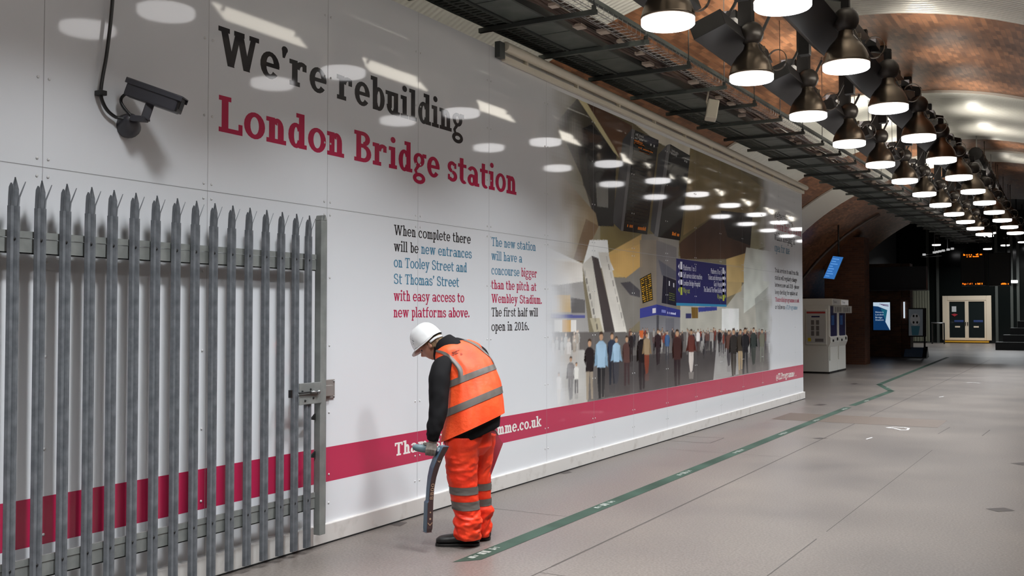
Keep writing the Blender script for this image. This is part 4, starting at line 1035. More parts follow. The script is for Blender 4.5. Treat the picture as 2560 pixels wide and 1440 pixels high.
mb.loft([[c + Vector((math.cos(2 * PI * k / 40) * a_, math.sin(2 * PI * k / 40) * b_, 0)) for k in range(40)] for c, a_, b_ in zip(pel, (.11, .14, .16, .08), (.12, .155, .18, .09))], 0, True)
tr = remesh(mb.build('trousers', M['hiviz_tr'], person, smooth=True), .0065, 2)
for rk, ykeys, sd in ((nk, ((1211, 1230), (1247, 1268)), 3.1), (fk, ((1203, 1220), (1241, 1258)), 7.7)):
    fn_ = legring(rk, -.05 if rk is nk else .17, sd, .0035)
    for y0, y1 in ykeys:
        mb = MB(); mb.loft([fn_(y0 + (y1 - y0) * i / 9) for i in range(10)], 0, False); bnd = mb.build('reflective_band', M['reflect'], tr, smooth=True)

# ---- vest and jacket share one body form
EL = Vector((-.6, -.8, 0)); EF = Vector((-.8, .6, 0))
vk = [(1181, 1068, .02, .252, .218, .40, .22), (1183, 1010, .03, .236, .19, .38, .2), (1180, 960, .05, .222, .152, .36, .2), (1172, 922, .08, .21, .135, .34, .18), (1150, 890, .11, .225, .125, .32, .14), (1140, 868, .135, .20, .11, .32, .08), (1119, 850, .15, .09, .08, .32, .1)]
VN = 90
vs_ = spl(vk, VN)
def torso(t, th, grow=0.0, wr=1.0):
    i = max(0, min(VN - 1, t * (VN - 1))); a = min(int(i), VN - 2); f = i - a; q = vs_[a] * (1 - f) + vs_[a + 1] * f
    c = P(q[0], q[1], q[2]); ex = .82; cs, sn = math.cos(th), math.sin(th)
    cc = math.copysign(abs(cs) ** ex, cs); ss = math.copysign(abs(sn) ** ex, sn)
    n_ = noise.noise((cs * 1.6 + 4, sn * 1.6, t * 5)) * .012 + (1 - 2.2 * abs(noise.noise((cs * 2.6 + 9, sn * 2.6, t * 3.0 + cs * 2)))) * .007 - .003
    k = wr * n_ * (1 - max(0, min(1, (t - .7) / .12))) + grow
    l = cc * (q[3] + k); fo = ss * (q[4] + k)
    return c + EL * l + EF * fo + Vector((0, 0, -q[5] * fo - q[6] * l))
mb = MB(); NT = 72
rows = [[torso(.90 * i / 60, 2 * PI * k / NT) for k in range(NT)] for i in range(61)]
mb.loft(rows, 0, False)
# armholes stay covered by the sleeves; hem folded inwards
mb.loft([rows[0], [torso(0, 2 * PI * k / NT, -.012) for k in range(NT)]], 0, False)
vest = mb.build('hi_vis_vest', M['hiviz'], person, smooth=True)
def band(name, t0f, t1f, th0, th1, n=60, off=.004):
    mb = MB(); rows = []
    for i in range(7):
        f = i / 6; rows.append([torso(t0f(a) * (1 - f) + t1f(a) * f, a, off) for a in [th0 + (th1 - th0) * k / n for k in range(n + 1)]])
    mb.loft(rows, 0, False, closed=False); return mb.build(name, M['reflect'], vest, smooth=True)
band('reflective_band', lambda a: .385, lambda a: .452, 0, 2 * PI, 90)
band('reflective_band', lambda a: .158, lambda a: .216, 0, 2 * PI, 90)
def brace(keys, wd):
    mb = MB(); rows = []
    for t, c_ in spl(keys, 40):
        rows.append([torso(t, math.radians(c_ + wd * (j - 3) / 6), .0045) for j in range(7)])
    mb.loft(rows, 0, False, closed=False); return mb.build('reflective_brace', M['reflect'], vest, smooth=True)
brace([(.45, -24), (.55, -31), (.667, -29), (.76, -14), (.84, 10), (.88, 22)], 14); brace([(.45, -132), (.55, -124), (.667, -114), (.76, -106), (.84, -100), (.9, -95)], 13)
# smudged dark print between the braces
pr = MB(); rr_ = random.Random(2)
for i in range(16):
    t = .66 + rr_.uniform(0, .075); a = math.radians(-52 + rr_.uniform(-14, 10)); da, dt = math.radians(rr_.uniform(3, 9)), rr_.uniform(.006, .012)
    pr.add([torso(t, a, .0038), torso(t, a + da, .0038), torso(t + dt, a + da, .0038), torso(t + dt, a, .0038)], [(0, 1, 2, 3)])
pr.build('smudged_print', mat('faded_print', srgb(150, 70, 50), .7), vest, fix=False)

jk = MB()
jk.loft([[torso(i / 30, 2 * PI * k / 48, -.016, .6) for k in range(48)] for i in range(0, 31)], 0, True)
hem = spl([(1181, 1050, .03, .238, .205, .40, .22), (1181, 1075, .03, .232, .203, .40, .22), (1181, 1096, .03, .226, .20, .40, .22)], 8)
jk.loft([[P(q[0], q[1], q[2]) + EL * (math.cos(a) * q[3]) + EF * (math.sin(a) * q[4]) + Vector((0, 0, -q[5] * math.sin(a) * q[4] - q[6] * math.cos(a) * q[3])) for a in [2 * PI * k / 48 for k in range(48)]] for q in hem], 0, True)
def sleeve(keys, seed, mb, n=24, N=44):
    pts = spl(keys, N); path = [P(q[0], q[1], q[2]) for q in pts]
    prev = None; rings = []
    for i, p in enumerate(path):
        t = (path[min(i + 1, N - 1)] - path[max(i - 1, 0)]).normalized(); u = Vector((1, 0, 0)); u = (u - t * u.dot(t)).normalized(); w = t.cross(u); r = pts[i][3]
        rings.append([p + (u * math.cos(a) + w * math.sin(a)) * (r + .009 * noise.noise((math.cos(a) * 1.3 + seed, math.sin(a) * 1.3, i * .28))) for a in [2 * PI * k / n for k in range(n)]])
    mb.loft(rings, 0, True)
sleeve([(1124, 905, -.02, .06), (1106, 916, -.08, .074), (1098, 945, -.13, .081), (1096, 985, -.17, .076), (1095, 1015, -.20, .071), (1092, 1048, -.23, .066), (1085, 1072, -.25, .058), (1083, 1088, -.245, .050), (1081, 1100, -.24, .043)], 5, jk)
sleeve([(1175, 878, .22, .07), (1196, 890, .28, .078), (1212, 930, .31, .077), (1226, 972, .33, .07), (1232, 1010, .33, .06), (1230, 1050, .34, .052), (1229, 1066, .34, .045)], 9, jk)
# stand-up collar
ca_, cb_ = P(1122, 868, .14), P(1098, 862, .12)
ax = Vector((-.62, .18, .76)).normalized(); c1 = ax.cross(Vector((0, 1, 0))).normalized(); c2 = ax.cross(c1)
crings = []
for d_, r_, sh in ((-.07, .125, 0), (-.03, .115, 0), (.0, .106, .0), (.03, .096, .0), (.052, .09, .0), (.056, .08, 0)):
    cc = P(1111, 868, .09) + ax * d_
    crings.append([cc + c1 * (math.cos(a) * r_ * 1.1) + c2 * (math.sin(a) * r_) for a in [2 * PI * k / 30 for k in range(30)]])
jk.loft(crings, 0, True)
jacket = remesh(jk.build('black_jacket', M['fleece'], person, smooth=True), .009, 4)

# ---- body: head, neck, trunk, limbs as one skin
HP = math.radians(38); FH = Vector((-.955, .297, 0)); Fd = FH * math.cos(HP) + Vector((0, 0, -math.sin(HP))); Ud = FH * math.sin(HP) + Vector((0, 0, math.cos(HP))); Sd = Ud.cross(Fd)
hc = P(1067, 851, .10)
hcen = hc - Ud * .045 + Fd * (-.012)
def headpt(ds, df, dt):
    s = ds * .074; f = df * .097; t = dt * .118
    if dt < 0:
        s *= 1 - .32 * (-dt) ** 1.6; f = f * (1 - .10 * (-dt)) + .018 * (-dt)
    if df > 0:
        f += .030 * math.exp(-(s / .013) ** 2 - ((t + .028) / .018) ** 2) * (1 if t < 0 else .6)
        f += .014 * math.exp(-(s / .010) ** 2 - ((t + .006) / .022) ** 2)
        f += .006 * math.exp(-((abs(s) - .026) / .018) ** 2 - ((t - .02) / .010) ** 2)
        f -= .009 * math.exp(-((abs(s) - .031) / .013) ** 2 - ((t - .002) / .011) ** 2)
        f += .007 * math.exp(-(s / .024) ** 2 - ((t + .066) / .007) ** 2) - .004 * math.exp(-(s / .026) ** 2 - ((t + .072) / .003) ** 2) + .007 * math.exp(-(s / .022) ** 2 - ((t + .079) / .006) ** 2)
        f += .010 * math.exp(-(s / .024) ** 2 - ((t + .105) / .014) ** 2)
    return hcen + Sd * s + Fd * f + Ud * t
bd = MB(); nr, ns = 44, 56; rings = []
for i in range(1, nr):
    ph = PI * i / nr; rings.append([headpt(math.sin(ph) * math.cos(2 * PI * k / ns), math.sin(ph) * math.sin(2 * PI * k / ns), -math.cos(ph)) for k in range(ns)])
bd.loft(rings, 0, True)
for s in (-1, 1):   # ears
    e = hcen + Sd * s * .074 + Fd * -.008 + Ud * -.012
    er = []
    for i in range(9):
        ph = PI * i / 8; er.append([e + Sd * (s * .010 * -math.cos(ph) + s * .004) + Fd * (math.sin(ph) * .017 * math.cos(2 * PI * k / 14) - .006 * -math.cos(ph)) + Ud * (math.sin(ph) * .030 * math.sin(2 * PI * k / 14)) for k in range(14)])
    bd.loft(er, 0, True)
def btube(pts, rs_): bd.tube(pts, rs_, 16)
nb = P(1128, 872, .13)
btube([hcen + Ud * -.03 + Fd * -.03, hcen + Ud * -.09 + Fd * -.045, nb, P(1150, 900, .11)], [.056, .056, .062, .085])
btube([P(1140, 885, .12), P(1165, 930, .08), P(1180, 1000, .05), P(1182, 1060, .05), P(1180, 1090, .05)], [.08, .12, .12, .125, .12])
btube([P(1165, 1085, -.03), P(1155, 1150, -.05), P(1157, 1215, -.05), P(1166, 1290, -.05), P(1170, 1345, -.05)], [.085, .075, .058, .05, .038])
btube([P(1200, 1085, .12), P(1198, 1150, .17), P(1197, 1215, .17), P(1200, 1290, .17), P(1201, 1338, .17)], [.085, .075, .058, .05, .038])
btube([P(1140, 905, .0), P(1108, 922, -.09), P(1097, 1005, -.19), P(1085, 1080, -.245), P(1081, 1108, -.24)], [.05, .05, .042, .034, .028])
btube([P(1165, 890, .18), P(1192, 910, .26), P(1227, 985, .33), P(1230, 1055, .34)], [.06, .055, .045, .03])
body_ = bd.build('body', M['skin'], person, smooth=True); remesh(body_, .006, 2, .4)
mb = MB()
for s in (-1, 1): mb.sphere(hcen + Sd * s * .031 + Fd * .078 + Ud * .001, .0115, 12)
mb.build('eyes', mat('eye', g(60), .2), person, smooth=True)

# hair: back and sides of the head under the helmet
mb = MB(); vi = {}; vsx = []; fcs = []
def hp(i, k):
    ph = PI * i / 40; a = 2 * PI * k / 60; d = (math.sin(ph) * math.cos(a), math.sin(ph) * math.sin(a), -math.cos(ph)); return d, headpt(d[0] * 1.09, min(d[1], .9) * 1.06 if d[1] < 0 else d[1] * 1.02, d[2] * 1.02)
for i in range(4, 40):
    for k in range(60):
        d, _ = hp(i + .5, k + .5)
        low = -.78 if d[1] < -.35 else (-.35 if d[1] < -.02 else .05)
        if d[1] < .38 and d[2] > low:
            q = []
            for a_, b_ in ((i, k), (i, k + 1), (i + 1, k + 1), (i + 1, k)):
                key = (a_, b_ % 60)
                if key not in vi: vi[key] = len(vsx); pp = hp(a_, b_)[1]; vsx.append(pp + (pp - hcen) * .05 * noise.noise(pp * 60))
                q.append(vi[key])
            fcs.append(tuple(q))
mb.add(vsx, fcs); hair = mb.build('hair', M['hair'], person, smooth=True)
so = hair.modifiers.new('thick', 'SOLIDIFY'); so.thickness = .008; so.offset = 0

# helmet
hel = MB(); rows = []
def helpt(a, lv, k=1.0):
    """a angle (0 = left, 90 = front), lv 0 rim .. 1 crown"""
    ph = lv * PI / 2; r = math.cos(ph) ** .72 if lv < 1 else 0.0; h = .150 * math.sin(ph) ** .95
    s = math.cos(a) * .108 * r; f = math.sin(a) * .128 * r
    return hc + (Sd * s + Fd * f) * k + Ud * (h - .012 - .014 * max(0, math.cos(2 * a)) * (1 - lv))
for i in range(26): rows.append([helpt(2 * PI * k / 56, i / 25 * .995) for k in range(56)])
hel.loft(rows, 0, False); hel.add([rows[-1][k] for k in range(56)], [tuple(range(56))])
def peak(a, o): 
    fr = max(0, math.sin(a)); w = max(0, (fr - .35) / .65) ** .8
    p = helpt(a, 0); d = ((p - hc) - Ud * (p - hc).dot(Ud)).normalized(); return p + d * (o * (.006 + .034 * w)) - Ud * (o * (.004 + .012 * w))
hel.loft([[peak(2 * PI * k / 56, o) for k in range(56)] for o in (0, .5, 1)], 0, False)
helmet = hel.build('helmet', M['helmet'], person, smooth=True)
so = helmet.modifiers.new('thick', 'SOLIDIFY'); so.thickness = .005; so.offset = -1
mb = MB(); mb.loft([[helpt(math.radians(200 + 140 * k / 20), 0, kk) - Ud * (.012 + hh + .010 * math.sin(PI * k / 20)) for k in range(21)] for kk, hh in ((.93, .002), (.95, .02))], 0, False, closed=False)
hs = mb.build('harness_band', mat('white_harness', g(190), .5), helmet, smooth=True); so = hs.modifiers.new('thick', 'SOLIDIFY'); so.thickness = .004
mb = MB(); mb.loft([[helpt(math.radians(205 + 130 * k / 20), 0, kk) - Ud * hh for k in range(21)] for kk, hh in ((.97, -.004), (.96, .014))], 0, False, closed=False)
hs = mb.build('sweat_band', M['dark'], helmet, smooth=True); so = hs.modifiers.new('thick', 'SOLIDIFY'); so.thickness = .004
mb = MB(); rr_ = random.Random(4)
for i in range(22):
    a = math.radians(rr_.uniform(28, 75)); lv = rr_.uniform(.12, .5); da, dl = math.radians(rr_.uniform(2, 6)), rr_.uniform(.015, .045)
    mb.add([helpt(a + x * da, lv + y * dl, 1.004) for x, y in ((0, 0), (1, .2), (1.1, 1), (.1, .9))], [(0, 1, 2, 3)])
mb.build('scuff_marks', mat('grey_scuff', srgb(150, 150, 152), .6), helmet, fix=False)
vq = helpt(math.radians(232), .52, 1.01); mb = MB(); mb.sphere(vq, .008, 10); mb.build('vent_hole', M['dark'], helmet, smooth=True)

# boots
def boot(heel, toe, parent, shaft):
    d = (toe - heel); L = d.length; d.normalize(); s = Vector((0, 0, 1)).cross(d)
    o = MB()
    ks = [(-.005, .030, .03, .08), (.04, .043, .008, .12), (.12, .047, .0, .145), (.22, .048, .0, .145), (.32, .049, 0, .125), (.45, .052, 0, .104), (.6, .055, 0, .090), (.76, .056, .0, .084), (.9, .046, .0, .074), (.985, .024, .008, .05)]
    rings = []
    for t, hw, z0, z1 in spl(ks, 28):
        c = heel + d * (L * t); rings.append([c + s * (math.cos(a) * hw) + Vector((0, 0, .018 + max(z0, 0) * .4 + (z1 - .018) * (.5 + .5 * math.sin(a)))) for a in [2 * PI * k / 24 for k in range(24)]])
    o.loft(rings, 0, True); o.tube([heel + d * (L * .14) + Vector((0, 0, .08)), shaft], [.05, .052], 18)
    b = o.build('boot', M['boot'], parent, smooth=True); so_ = MB()
    out = [(0, .02), (.03, .036), (.12, .044), (.35, .042), (.6, .05), (.8, .052), (.93, .042), (1.0, .012)]
    ed = [heel + d * (L * t) + s * w for t, w in out] + [heel + d * (L * t) - s * w for t, w in reversed(out)]
    so_.prism([e + Vector((0, 0, .001)) for e in ed], (0, 0, 0), (0, 0, .022)); so_.build('boot_sole', M['black'], b, bevel=.003)
h1, t1 = P(1199, 1364, -.02), P(1089, 1362, -.03); h1.z = t1.z = 0
boot(h1, t1, person, P(1170, 1322, -.05))
h2, t2 = P(1226, 1350, .17), P(1135, 1346, .2); h2.z = t2.z = 0
boot(h2, t2, person, P(1201, 1318, .17))

# ---- cable locator held in the left hand
lw = -.235
loc0 = P(1075, 1328, lw)
cat = thing('cable_locator', 'blue-grey and brown blade-shaped cable locator hanging from the worker\u2019s gloved hand', 'tool', base, (0, 0, TH))
FR = Vector((-.86, -.5, 0)).normalized(); SI = Vector((.5, -.86, 0)).normalized()
ck_ = [(1110, 1113, .052, .040), (1104, 1124, .054, .042), (1095, 1142, .05, .040), (1086, 1166, .05, .038), (1080, 1190, .046, .034), (1076, 1218, .042, .030), (1074, 1248, .042, .030), (1072, 1252, .05, .034), (1071, 1290, .05, .034), (1070, 1316, .05, .034), (1069, 1326, .042, .028)]
mb = MB(); pts = [ (P(a, b, lw), w_, t_) for a, b, w_, t_ in ck_]
for i in range(len(pts) - 1):
    (p, w1, t1_), (q, w2, t2_) = pts[i], pts[i + 1]
    r1 = [p + FR * (x * w1 / 2) + SI * (y * t1_) for x, y in ((-1, -1), (1, -1), (1, 1), (-1, 1))]; r2 = [q + FR * (x * w2 / 2) + SI * (y * t2_) for x, y in ((-1, -1), (1, -1), (1, 1), (-1, 1))]
    b_ = len(mb.v); mb.v += [tuple(v) for v in r1 + r2]
    for k in range(4): mb.f.append((b_ + k, b_ + (k + 1) % 4, b_ + 4 + (k + 1) % 4, b_ + 4 + k)); mb.m.append(1 if k == 2 or k == 0 else 0)
mb.add([pts[0][0] + FR * (x * pts[0][1] / 2) + SI * (y * pts[0][2]) for x, y in ((-1, -1), (1, -1), (1, 1), (-1, 1))], [(0, 1, 2, 3)], 0)
mb.add([pts[-1][0] + FR * (x * pts[-1][1] / 2) + SI * (y * pts[-1][2]) for x, y in ((-1, -1), (1, -1), (1, 1), (-1, 1))], [(0, 1, 2, 3)], 1)
bm = mb.build('blade', [M['teal'], M['brown']], cat); 
bw = bm.modifiers.new('weld', 'WELD'); bw.merge_threshold = .0005; bb = bm.modifiers.new('edge', 'BEVEL'); bb.width = .006; bb.segments = 2
mb = MB(); ha, hb = P(1031, 1116, lw), P(1106, 1127, lw)
hd = (hb - ha).normalized(); L_ = (hb - ha).length
rr = [(.0, .006), (.03, .016), (.12, .026), (.3, .030), (.5, .029), (.62, .024), (.8, .022), (.9, .03), (1.0, .032)]
rings = []
for t, r_ in rr:
    c = ha + (hb - ha) * t; u1 = Vector((0, 0, 1)) - hd * hd.z; u1.normalize(); u2 = hd.cross(u1)
    rings.append([c + u1 * (math.sin(a) * r_) + u2 * (math.cos(a) * r_ * .8) for a in [2 * PI * k / 20 for k in range(20)]])
mb.loft(rings, 0, True); mb.build('handle', mat('teal_handle', srgb(104, 126, 134), .4), cat, smooth=True)
mb = MB(); mb.tube([P(1096, 1126, lw), P(1092, 1134, lw - .01)], [.03, .02], 14); mb.build('trigger', mat('navy_trigger', srgb(30, 36, 56), .4), cat, smooth=True)
# lettering 8800 and marks down the brown side
tx_ = MB(); 
def side(px_, py_): 
    i = max(j_ for j_ in range(len(ck_) - 1) if ck_[j_][1] <= py_); f = (py_ - ck_[i][1]) / (ck_[i + 1][1] - ck_[i][1])
    c = pts[i][0] * (1 - f) + pts[i + 1][0] * f; t_ = pts[i][2] * (1 - f) + pts[i + 1][2] * f; return c + SI * (t_ + .0012)
cz = side(0, 1245); dn = (side(0, 1205) - cz).normalized()
polys_, tot = run(REG, '8800', .12); k_ = (side(0, 1205) - cz).length / tot
for p_ in polys_: tx_.add([cz + dn * (u * k_) - FR * ((v - .5) * -.026) for u, v in p_], [tuple(range(len(p_)))])
for yy, r_ in ((1276, .006), (1292, .008)):
    c = side(0, yy); tx_.add([c + FR * (r_ * math.cos(q * PI / 6)) + Vector((0, 0, r_ * math.sin(q * PI / 6))) for q in range(12)], [tuple(range(12))])
for yy in (1306, 1150):
    c = side(0, yy); tx_.add([c + FR * x * .018 + Vector((0, 0, z * .016)) for x, z in ((-1, .6), (0, -.6), (1, .6), (1, 1.1), (0, -.1), (-1, 1.1))], [(0, 1, 4, 5), (1, 2, 3, 4)])
tx_.build('side_lettering', mat('tan_print', srgb(176, 142, 116), .5), cat, fix=False)
# glove, fingers closed under the handle
def glove(name, axis_a, axis_b, wrist, rh, out):
    """out: direction the back of the hand faces"""
    mb = MB(); ax = (axis_b - axis_a).normalized(); up_ = Vector((0, 0, 1)); up_ = (up_ - ax * up_.dot(ax)).normalized()
    cm = (axis_a + axis_b) / 2
    palm = []
    for t, hw, hh in ((0, .027, .026), (.25, .032, .022), (.55, .040, .017), (.85, .043, .015), (1.0, .042, .014)):
        tgt = cm + out * (rh + .012) + up_ * .006; c = wrist * (1 - t) + tgt * t
        palm.append([c + ax * (math.cos(a) * hw) + out * (math.sin(a) * hh) for a in [2 * PI * k / 20 for k in range(20)]])
    mb.loft(palm, 0, True)
    for j_, (ln, r_) in enumerate(((215, .0105), (235, .011), (230, .0108), (200, .0095))):
        c = cm + ax * ((j_ - 1.5) * .0205); path = []
        for q in range(13):
            a = math.radians(12 - ln * q / 12); rad = rh + .010 + (.004 if q in (0, 5, 9) else 0)
            path.append(c + out * (math.cos(a) * rad) + up_ * (math.sin(a) * rad))
        mb.tube(path, [r_ * (1.05 - .02 * q) for q in range(13)], 12)
    th = [wrist * .45 + cm * .55 - ax * .024 + up_ * .012 + out * .006, cm - ax * .045 + up_ * (rh + .012) + out * .008, cm - ax * .058 + up_ * (rh + .010) - out * .012, cm - ax * .06 + up_ * (rh * .5) - out * (rh + .004)]
    mb.tube(th, [.016, .0135, .0125, .010], 12)
    mb.tube([wrist + up_ * .03, wrist - up_ * .005], [.036, .034], 18)
    return remesh(mb.build(name, M['glove'], person, smooth=True), .0035, 2)
glove('glove', P(1064, 1121, lw), P(1092, 1125, lw), P(1083, 1100, lw - .005), .024, Vector((.0, -1, 0)))
# ---- red board carried flat in the far hand
fb0 = [P(1198, 1092, .30), P(1233, 1074, .34), P(1256, 1108, .30), P(1226, 1187, .24), P(1192, 1160, .24)]
brd = thing('folder', 'dull red board with white edges held behind the worker\u2019s far leg', 'folder', base, (0, 0, TH))
nrm = (fb0[1] - fb0[0]).cross(fb0[3] - fb0[0]).normalized()
if nrm.y > 0: nrm = -nrm
def fpos(s_, t_): return fb0[0] + (fb0[2] - fb0[0]) * s_
m1 = mat('dull_red_cover', srgb(150, 66, 78), .35); m2 = mat('white_board_edge', srgb(208, 196, 200), .5)
mb = MB(); mb.prism([p + nrm * .0105 for p in fb0], (0, 0, 0), nrm * .005); mb.build('cover', m1, brd)
mb = MB(); mb.prism([p for p in fb0], (0, 0, 0), nrm * .010); mb.build('pages', m2, brd)
ra = P(1222, 1080, .345); rb = P(1240, 1090, .33)
glove('glove', ra + Vector((0, .03, 0)), rb + Vector((0, .03, 0)), P(1230, 1066, .345), .016, Vector((.3, .95, 0)).normalized())
# ------------------------------------------------------------------ left side beyond the hoarding
M['wood'] = mat('pale_duct_board', srgb(188, 180, 164), .5)
def depth_at(px_, py_, d): return _C + _ray(px_, py_) * d
# brick pier
def brickbox(name, c, d, m, label, kind='structure', cat=None):
    mb = MB(); mb.box(c, d); o = mb.build(name, m)
    me = o.data; uv = me.uv_layers.new(name='UVMap')
    for p in me.polygons:
        n = p.normal
        for li in p.loop_indices:
            co = me.vertices[me.loops[li].vertex_index].co
            uv.data[li].uv = (co.y if abs(n.x) > .5 else co.x, co.z)
    tag(o, label, cat, kind=kind); return o
zt = 4.6
brickbox('pillar', (-2.3, 37.8, zt / 2), (1.4, 1.0, zt), M['wallbrick'], 'brick pier standing past the ticket machines')
brickbox('wall_left_far', (-2.6, 45.3, 2.0), (2.2, .5, 4.0), M['oldbrick'], 'short brick wall with the lit poster')
brickbox('pillar', (-1.32, 45.6, 2.0), (.34, .8, 4.0), M['wallbrick'], 'narrow brick nib beside the poster wall')
brickbox('wall_left_back', (-4.0, 41.5, 2.2), (.3, 7.0, 4.4), M['wallbrick'], 'dark brick side wall behind the pier')
mb = MB(); mb.box((-2.0, 44.6, 3.35), (3.2, .5, .95)); mb.box((-2.0, 44.5, 2.86), (3.2, .7, .05))
tag(mb.build('trim_1', mat('dark_navy_fascia', srgb(30, 32, 42), .4)), 'dark fascia above the poster wall', None, kind='structure')
# lit poster
M['pnavy'] = mat('poster_navy', srgb(20, 60, 110), .4, emit=srgb(20, 66, 118), es=.55)
M['pwhite'] = mat('poster_white', srgb(225, 232, 240), .4, emit=srgb(200, 222, 240), es=.75)
M['pteal'] = mat('poster_teal', srgb(40, 130, 160), .4, emit=srgb(36, 120, 150), es=.5)
M['ppurple'] = mat('poster_purple', srgb(110, 40, 110), .4, emit=srgb(100, 40, 110), es=.4)
pq = [on_y(*q, 45.0) for q in ((2183, 756), (2225, 757), (2225, 825), (2184, 825))]
px0, px1, pz0, pz1 = pq[0].x, pq[1].x, pq[3].z, pq[0].z; pw, ph_ = px1 - px0, pz1 - pz0
po = thing('poster', 'lit blue poster welcoming people to the station on the brick wall', 'poster', (px0, 45.012, pz0))
mb = MB(); mb.box((pw / 2, 0, ph_ / 2), (pw + .06, .06, ph_ + .06)); mb.build('case', M['black'], po, bevel=.01)
def rectm(name, x0, z0, x1, z1, m, y=-.033, par=None, pts=None):
    mb = MB(); mb.add([(x * pw, y, z * ph_) for x, z in (pts or ((x0, z0), (x1, z0), (x1, z1), (x0, z1)))], [tuple(range(len(pts) if pts else 4))]); return mb.build(name, m, par or po, fix=False)
rectm('sheet', 0, 0, 1, 1, M['pwhite']); rectm('navy_panel', 0, 0, 0, 0, M['pnavy'], -.035, None, ((0, 0), (.98, 0), (.72, .3), (.84, .72), (.3, .85), (0, .87)))
rectm('teal_panel', 0, 0, 0, 0, M['pteal'], -.036, None, ((.45, .78), (.84, .72), (.72, .34), (.6, .55)))
mb = MB()
for s_, z, w_ in (('Welcome to', .62, .5), ('London', .53, .5), ('Bridge', .43, .42), ('Station', .34, .5)): put_sans(mb, s_, (.12 * pw, -.038, z * ph_), (1, 0, 0), (0, 0, 1), .07 * ph_ * .8, w_ * pw)
mb.build('poster_lettering', M['pwhite'], po, fix=False)
mb = MB()
for i in range(3): mb.add([((.36 + .1 * i) * pw, -.038, (.93 - .02 * i) * ph_), (.92 * pw, -.038, (.9 - .03 * i) * ph_), (.92 * pw, -.038, (.915 - .03 * i) * ph_), ((.36 + .1 * i) * pw, -.038, (.945 - .02 * i) * ph_)], [(0, 1, 2, 3)])
mb.build('poster_ribbon', M['ppurple'], po, fix=False)
# tall thin light on the nib
mb = MB(); c = on_y(2260, 775, 45.1); mb.box((c.x, 45.15, c.z), (.06, .04, .7)); tag(mb.build('wall_light', mat('strip_glow', g(200), .4, emit=(.8, .9, 1), es=.7)), 'slim upright strip light beside the lit poster', 'light')

# free-standing display sign
tq = on_z(2290, 893); t0 = thing('display_totem', 'free-standing black framed sign with a white circle on a sloping blue base', 'sign', (tq.x - .1, tq.y, 0))
TS = 50.0 / F_PX  # local scale helper not used for layout
def tp_(px_, py_, dy=0.0):
    p = on_y(px_, py_, tq.y + dy); return p - Vector(t0.location)
a, b_, c_, d_ = tp_(2270, 770), tp_(2315, 770), tp_(2315, 842), tp_(2270, 842)
mb = MB(); mb.prism([a, b_, c_, d_], (0, 0, 0), (0, .12, 0)); mb.build('case', M['black'], t0, bevel=.02)
def tquad(name, pts, m, y=-.004):
    mb = MB(); mb.add([tp_(*q) + Vector((0, y, 0)) for q in pts], [tuple(range(len(pts)))]); return mb.build(name, m, t0, fix=False)
M['tgrey'] = mat('sign_grey', srgb(150, 160, 170), .4, emit=srgb(150, 160, 168), es=.08); M['tteal'] = mat('sign_teal', srgb(58, 104, 120), .4, emit=srgb(58, 104, 120), es=.1)
tquad('sign_face', ((2272, 773), (2307, 773), (2307, 839), (2272, 839)), M['tgrey'])
cx_, cy_ = 2288, 799; tquad('sign_disc', [(cx_ + 12.5 * math.cos(k * PI / 10), cy_ + 15 * math.sin(k * PI / 10)) for k in range(20)], M['pwhite'] if False else mat('sign_disc_white', srgb(196, 200, 204), .4, emit=g(190), es=.08), -.007)
tquad('sign_panel', ((2278, 815), (2300, 815), (2296, 838), (2280, 838)), M['tteal'], -.006)
mb = MB()
for x, y in ((2284, 790), (2292, 790), (2284, 806), (2293, 806)):
    mb.add([tp_(x + 2.4 * math.cos(k * PI / 4), y + 3.4 * math.sin(k * PI / 4)) + Vector((0, -.009, 0)) for k in range(8)], [tuple(range(8))])
mb.build('sign_symbol', M['dark'], t0, fix=False)
for q in ((2274, 842), (2311, 842)):
    p = tp_(*q); mb = MB(); mb.box((p.x, .06, p.z / 2 + .05), (.07, .07, p.z)); mb.build('upright', M['black'], t0)
mb = MB(); mb.prism([tp_(2262, 893), tp_(2303, 893), tp_(2313, 873), tp_(2276, 873)], (0, 0, 0), (0, .01, 0))
x0, x1 = tp_(2262, 893).x, tp_(2316, 893).x
mb = MB(); mb.prism([(x0, -.35, .02), (x0, .5, .02), (x0, .12, .42)], (0, 0, 0), (x1 - x0 - .12, 0, 0)); mb.build('sloping_base', mat('blue_base', srgb(120, 150, 190), .35), t0, bevel=.01)
mb = MB(); mb.prism([(x1 - .12, -.4, .0), (x1 - .12, .55, .0), (x1 - .12, .12, .45)], (0, 0, 0), (.16, 0, 0)); mb.box(((x0 + x1) / 2 - .06, .05, .012), (x1 - x0, .9, .022)); mb.build('base_cheek', M['black'], t0)

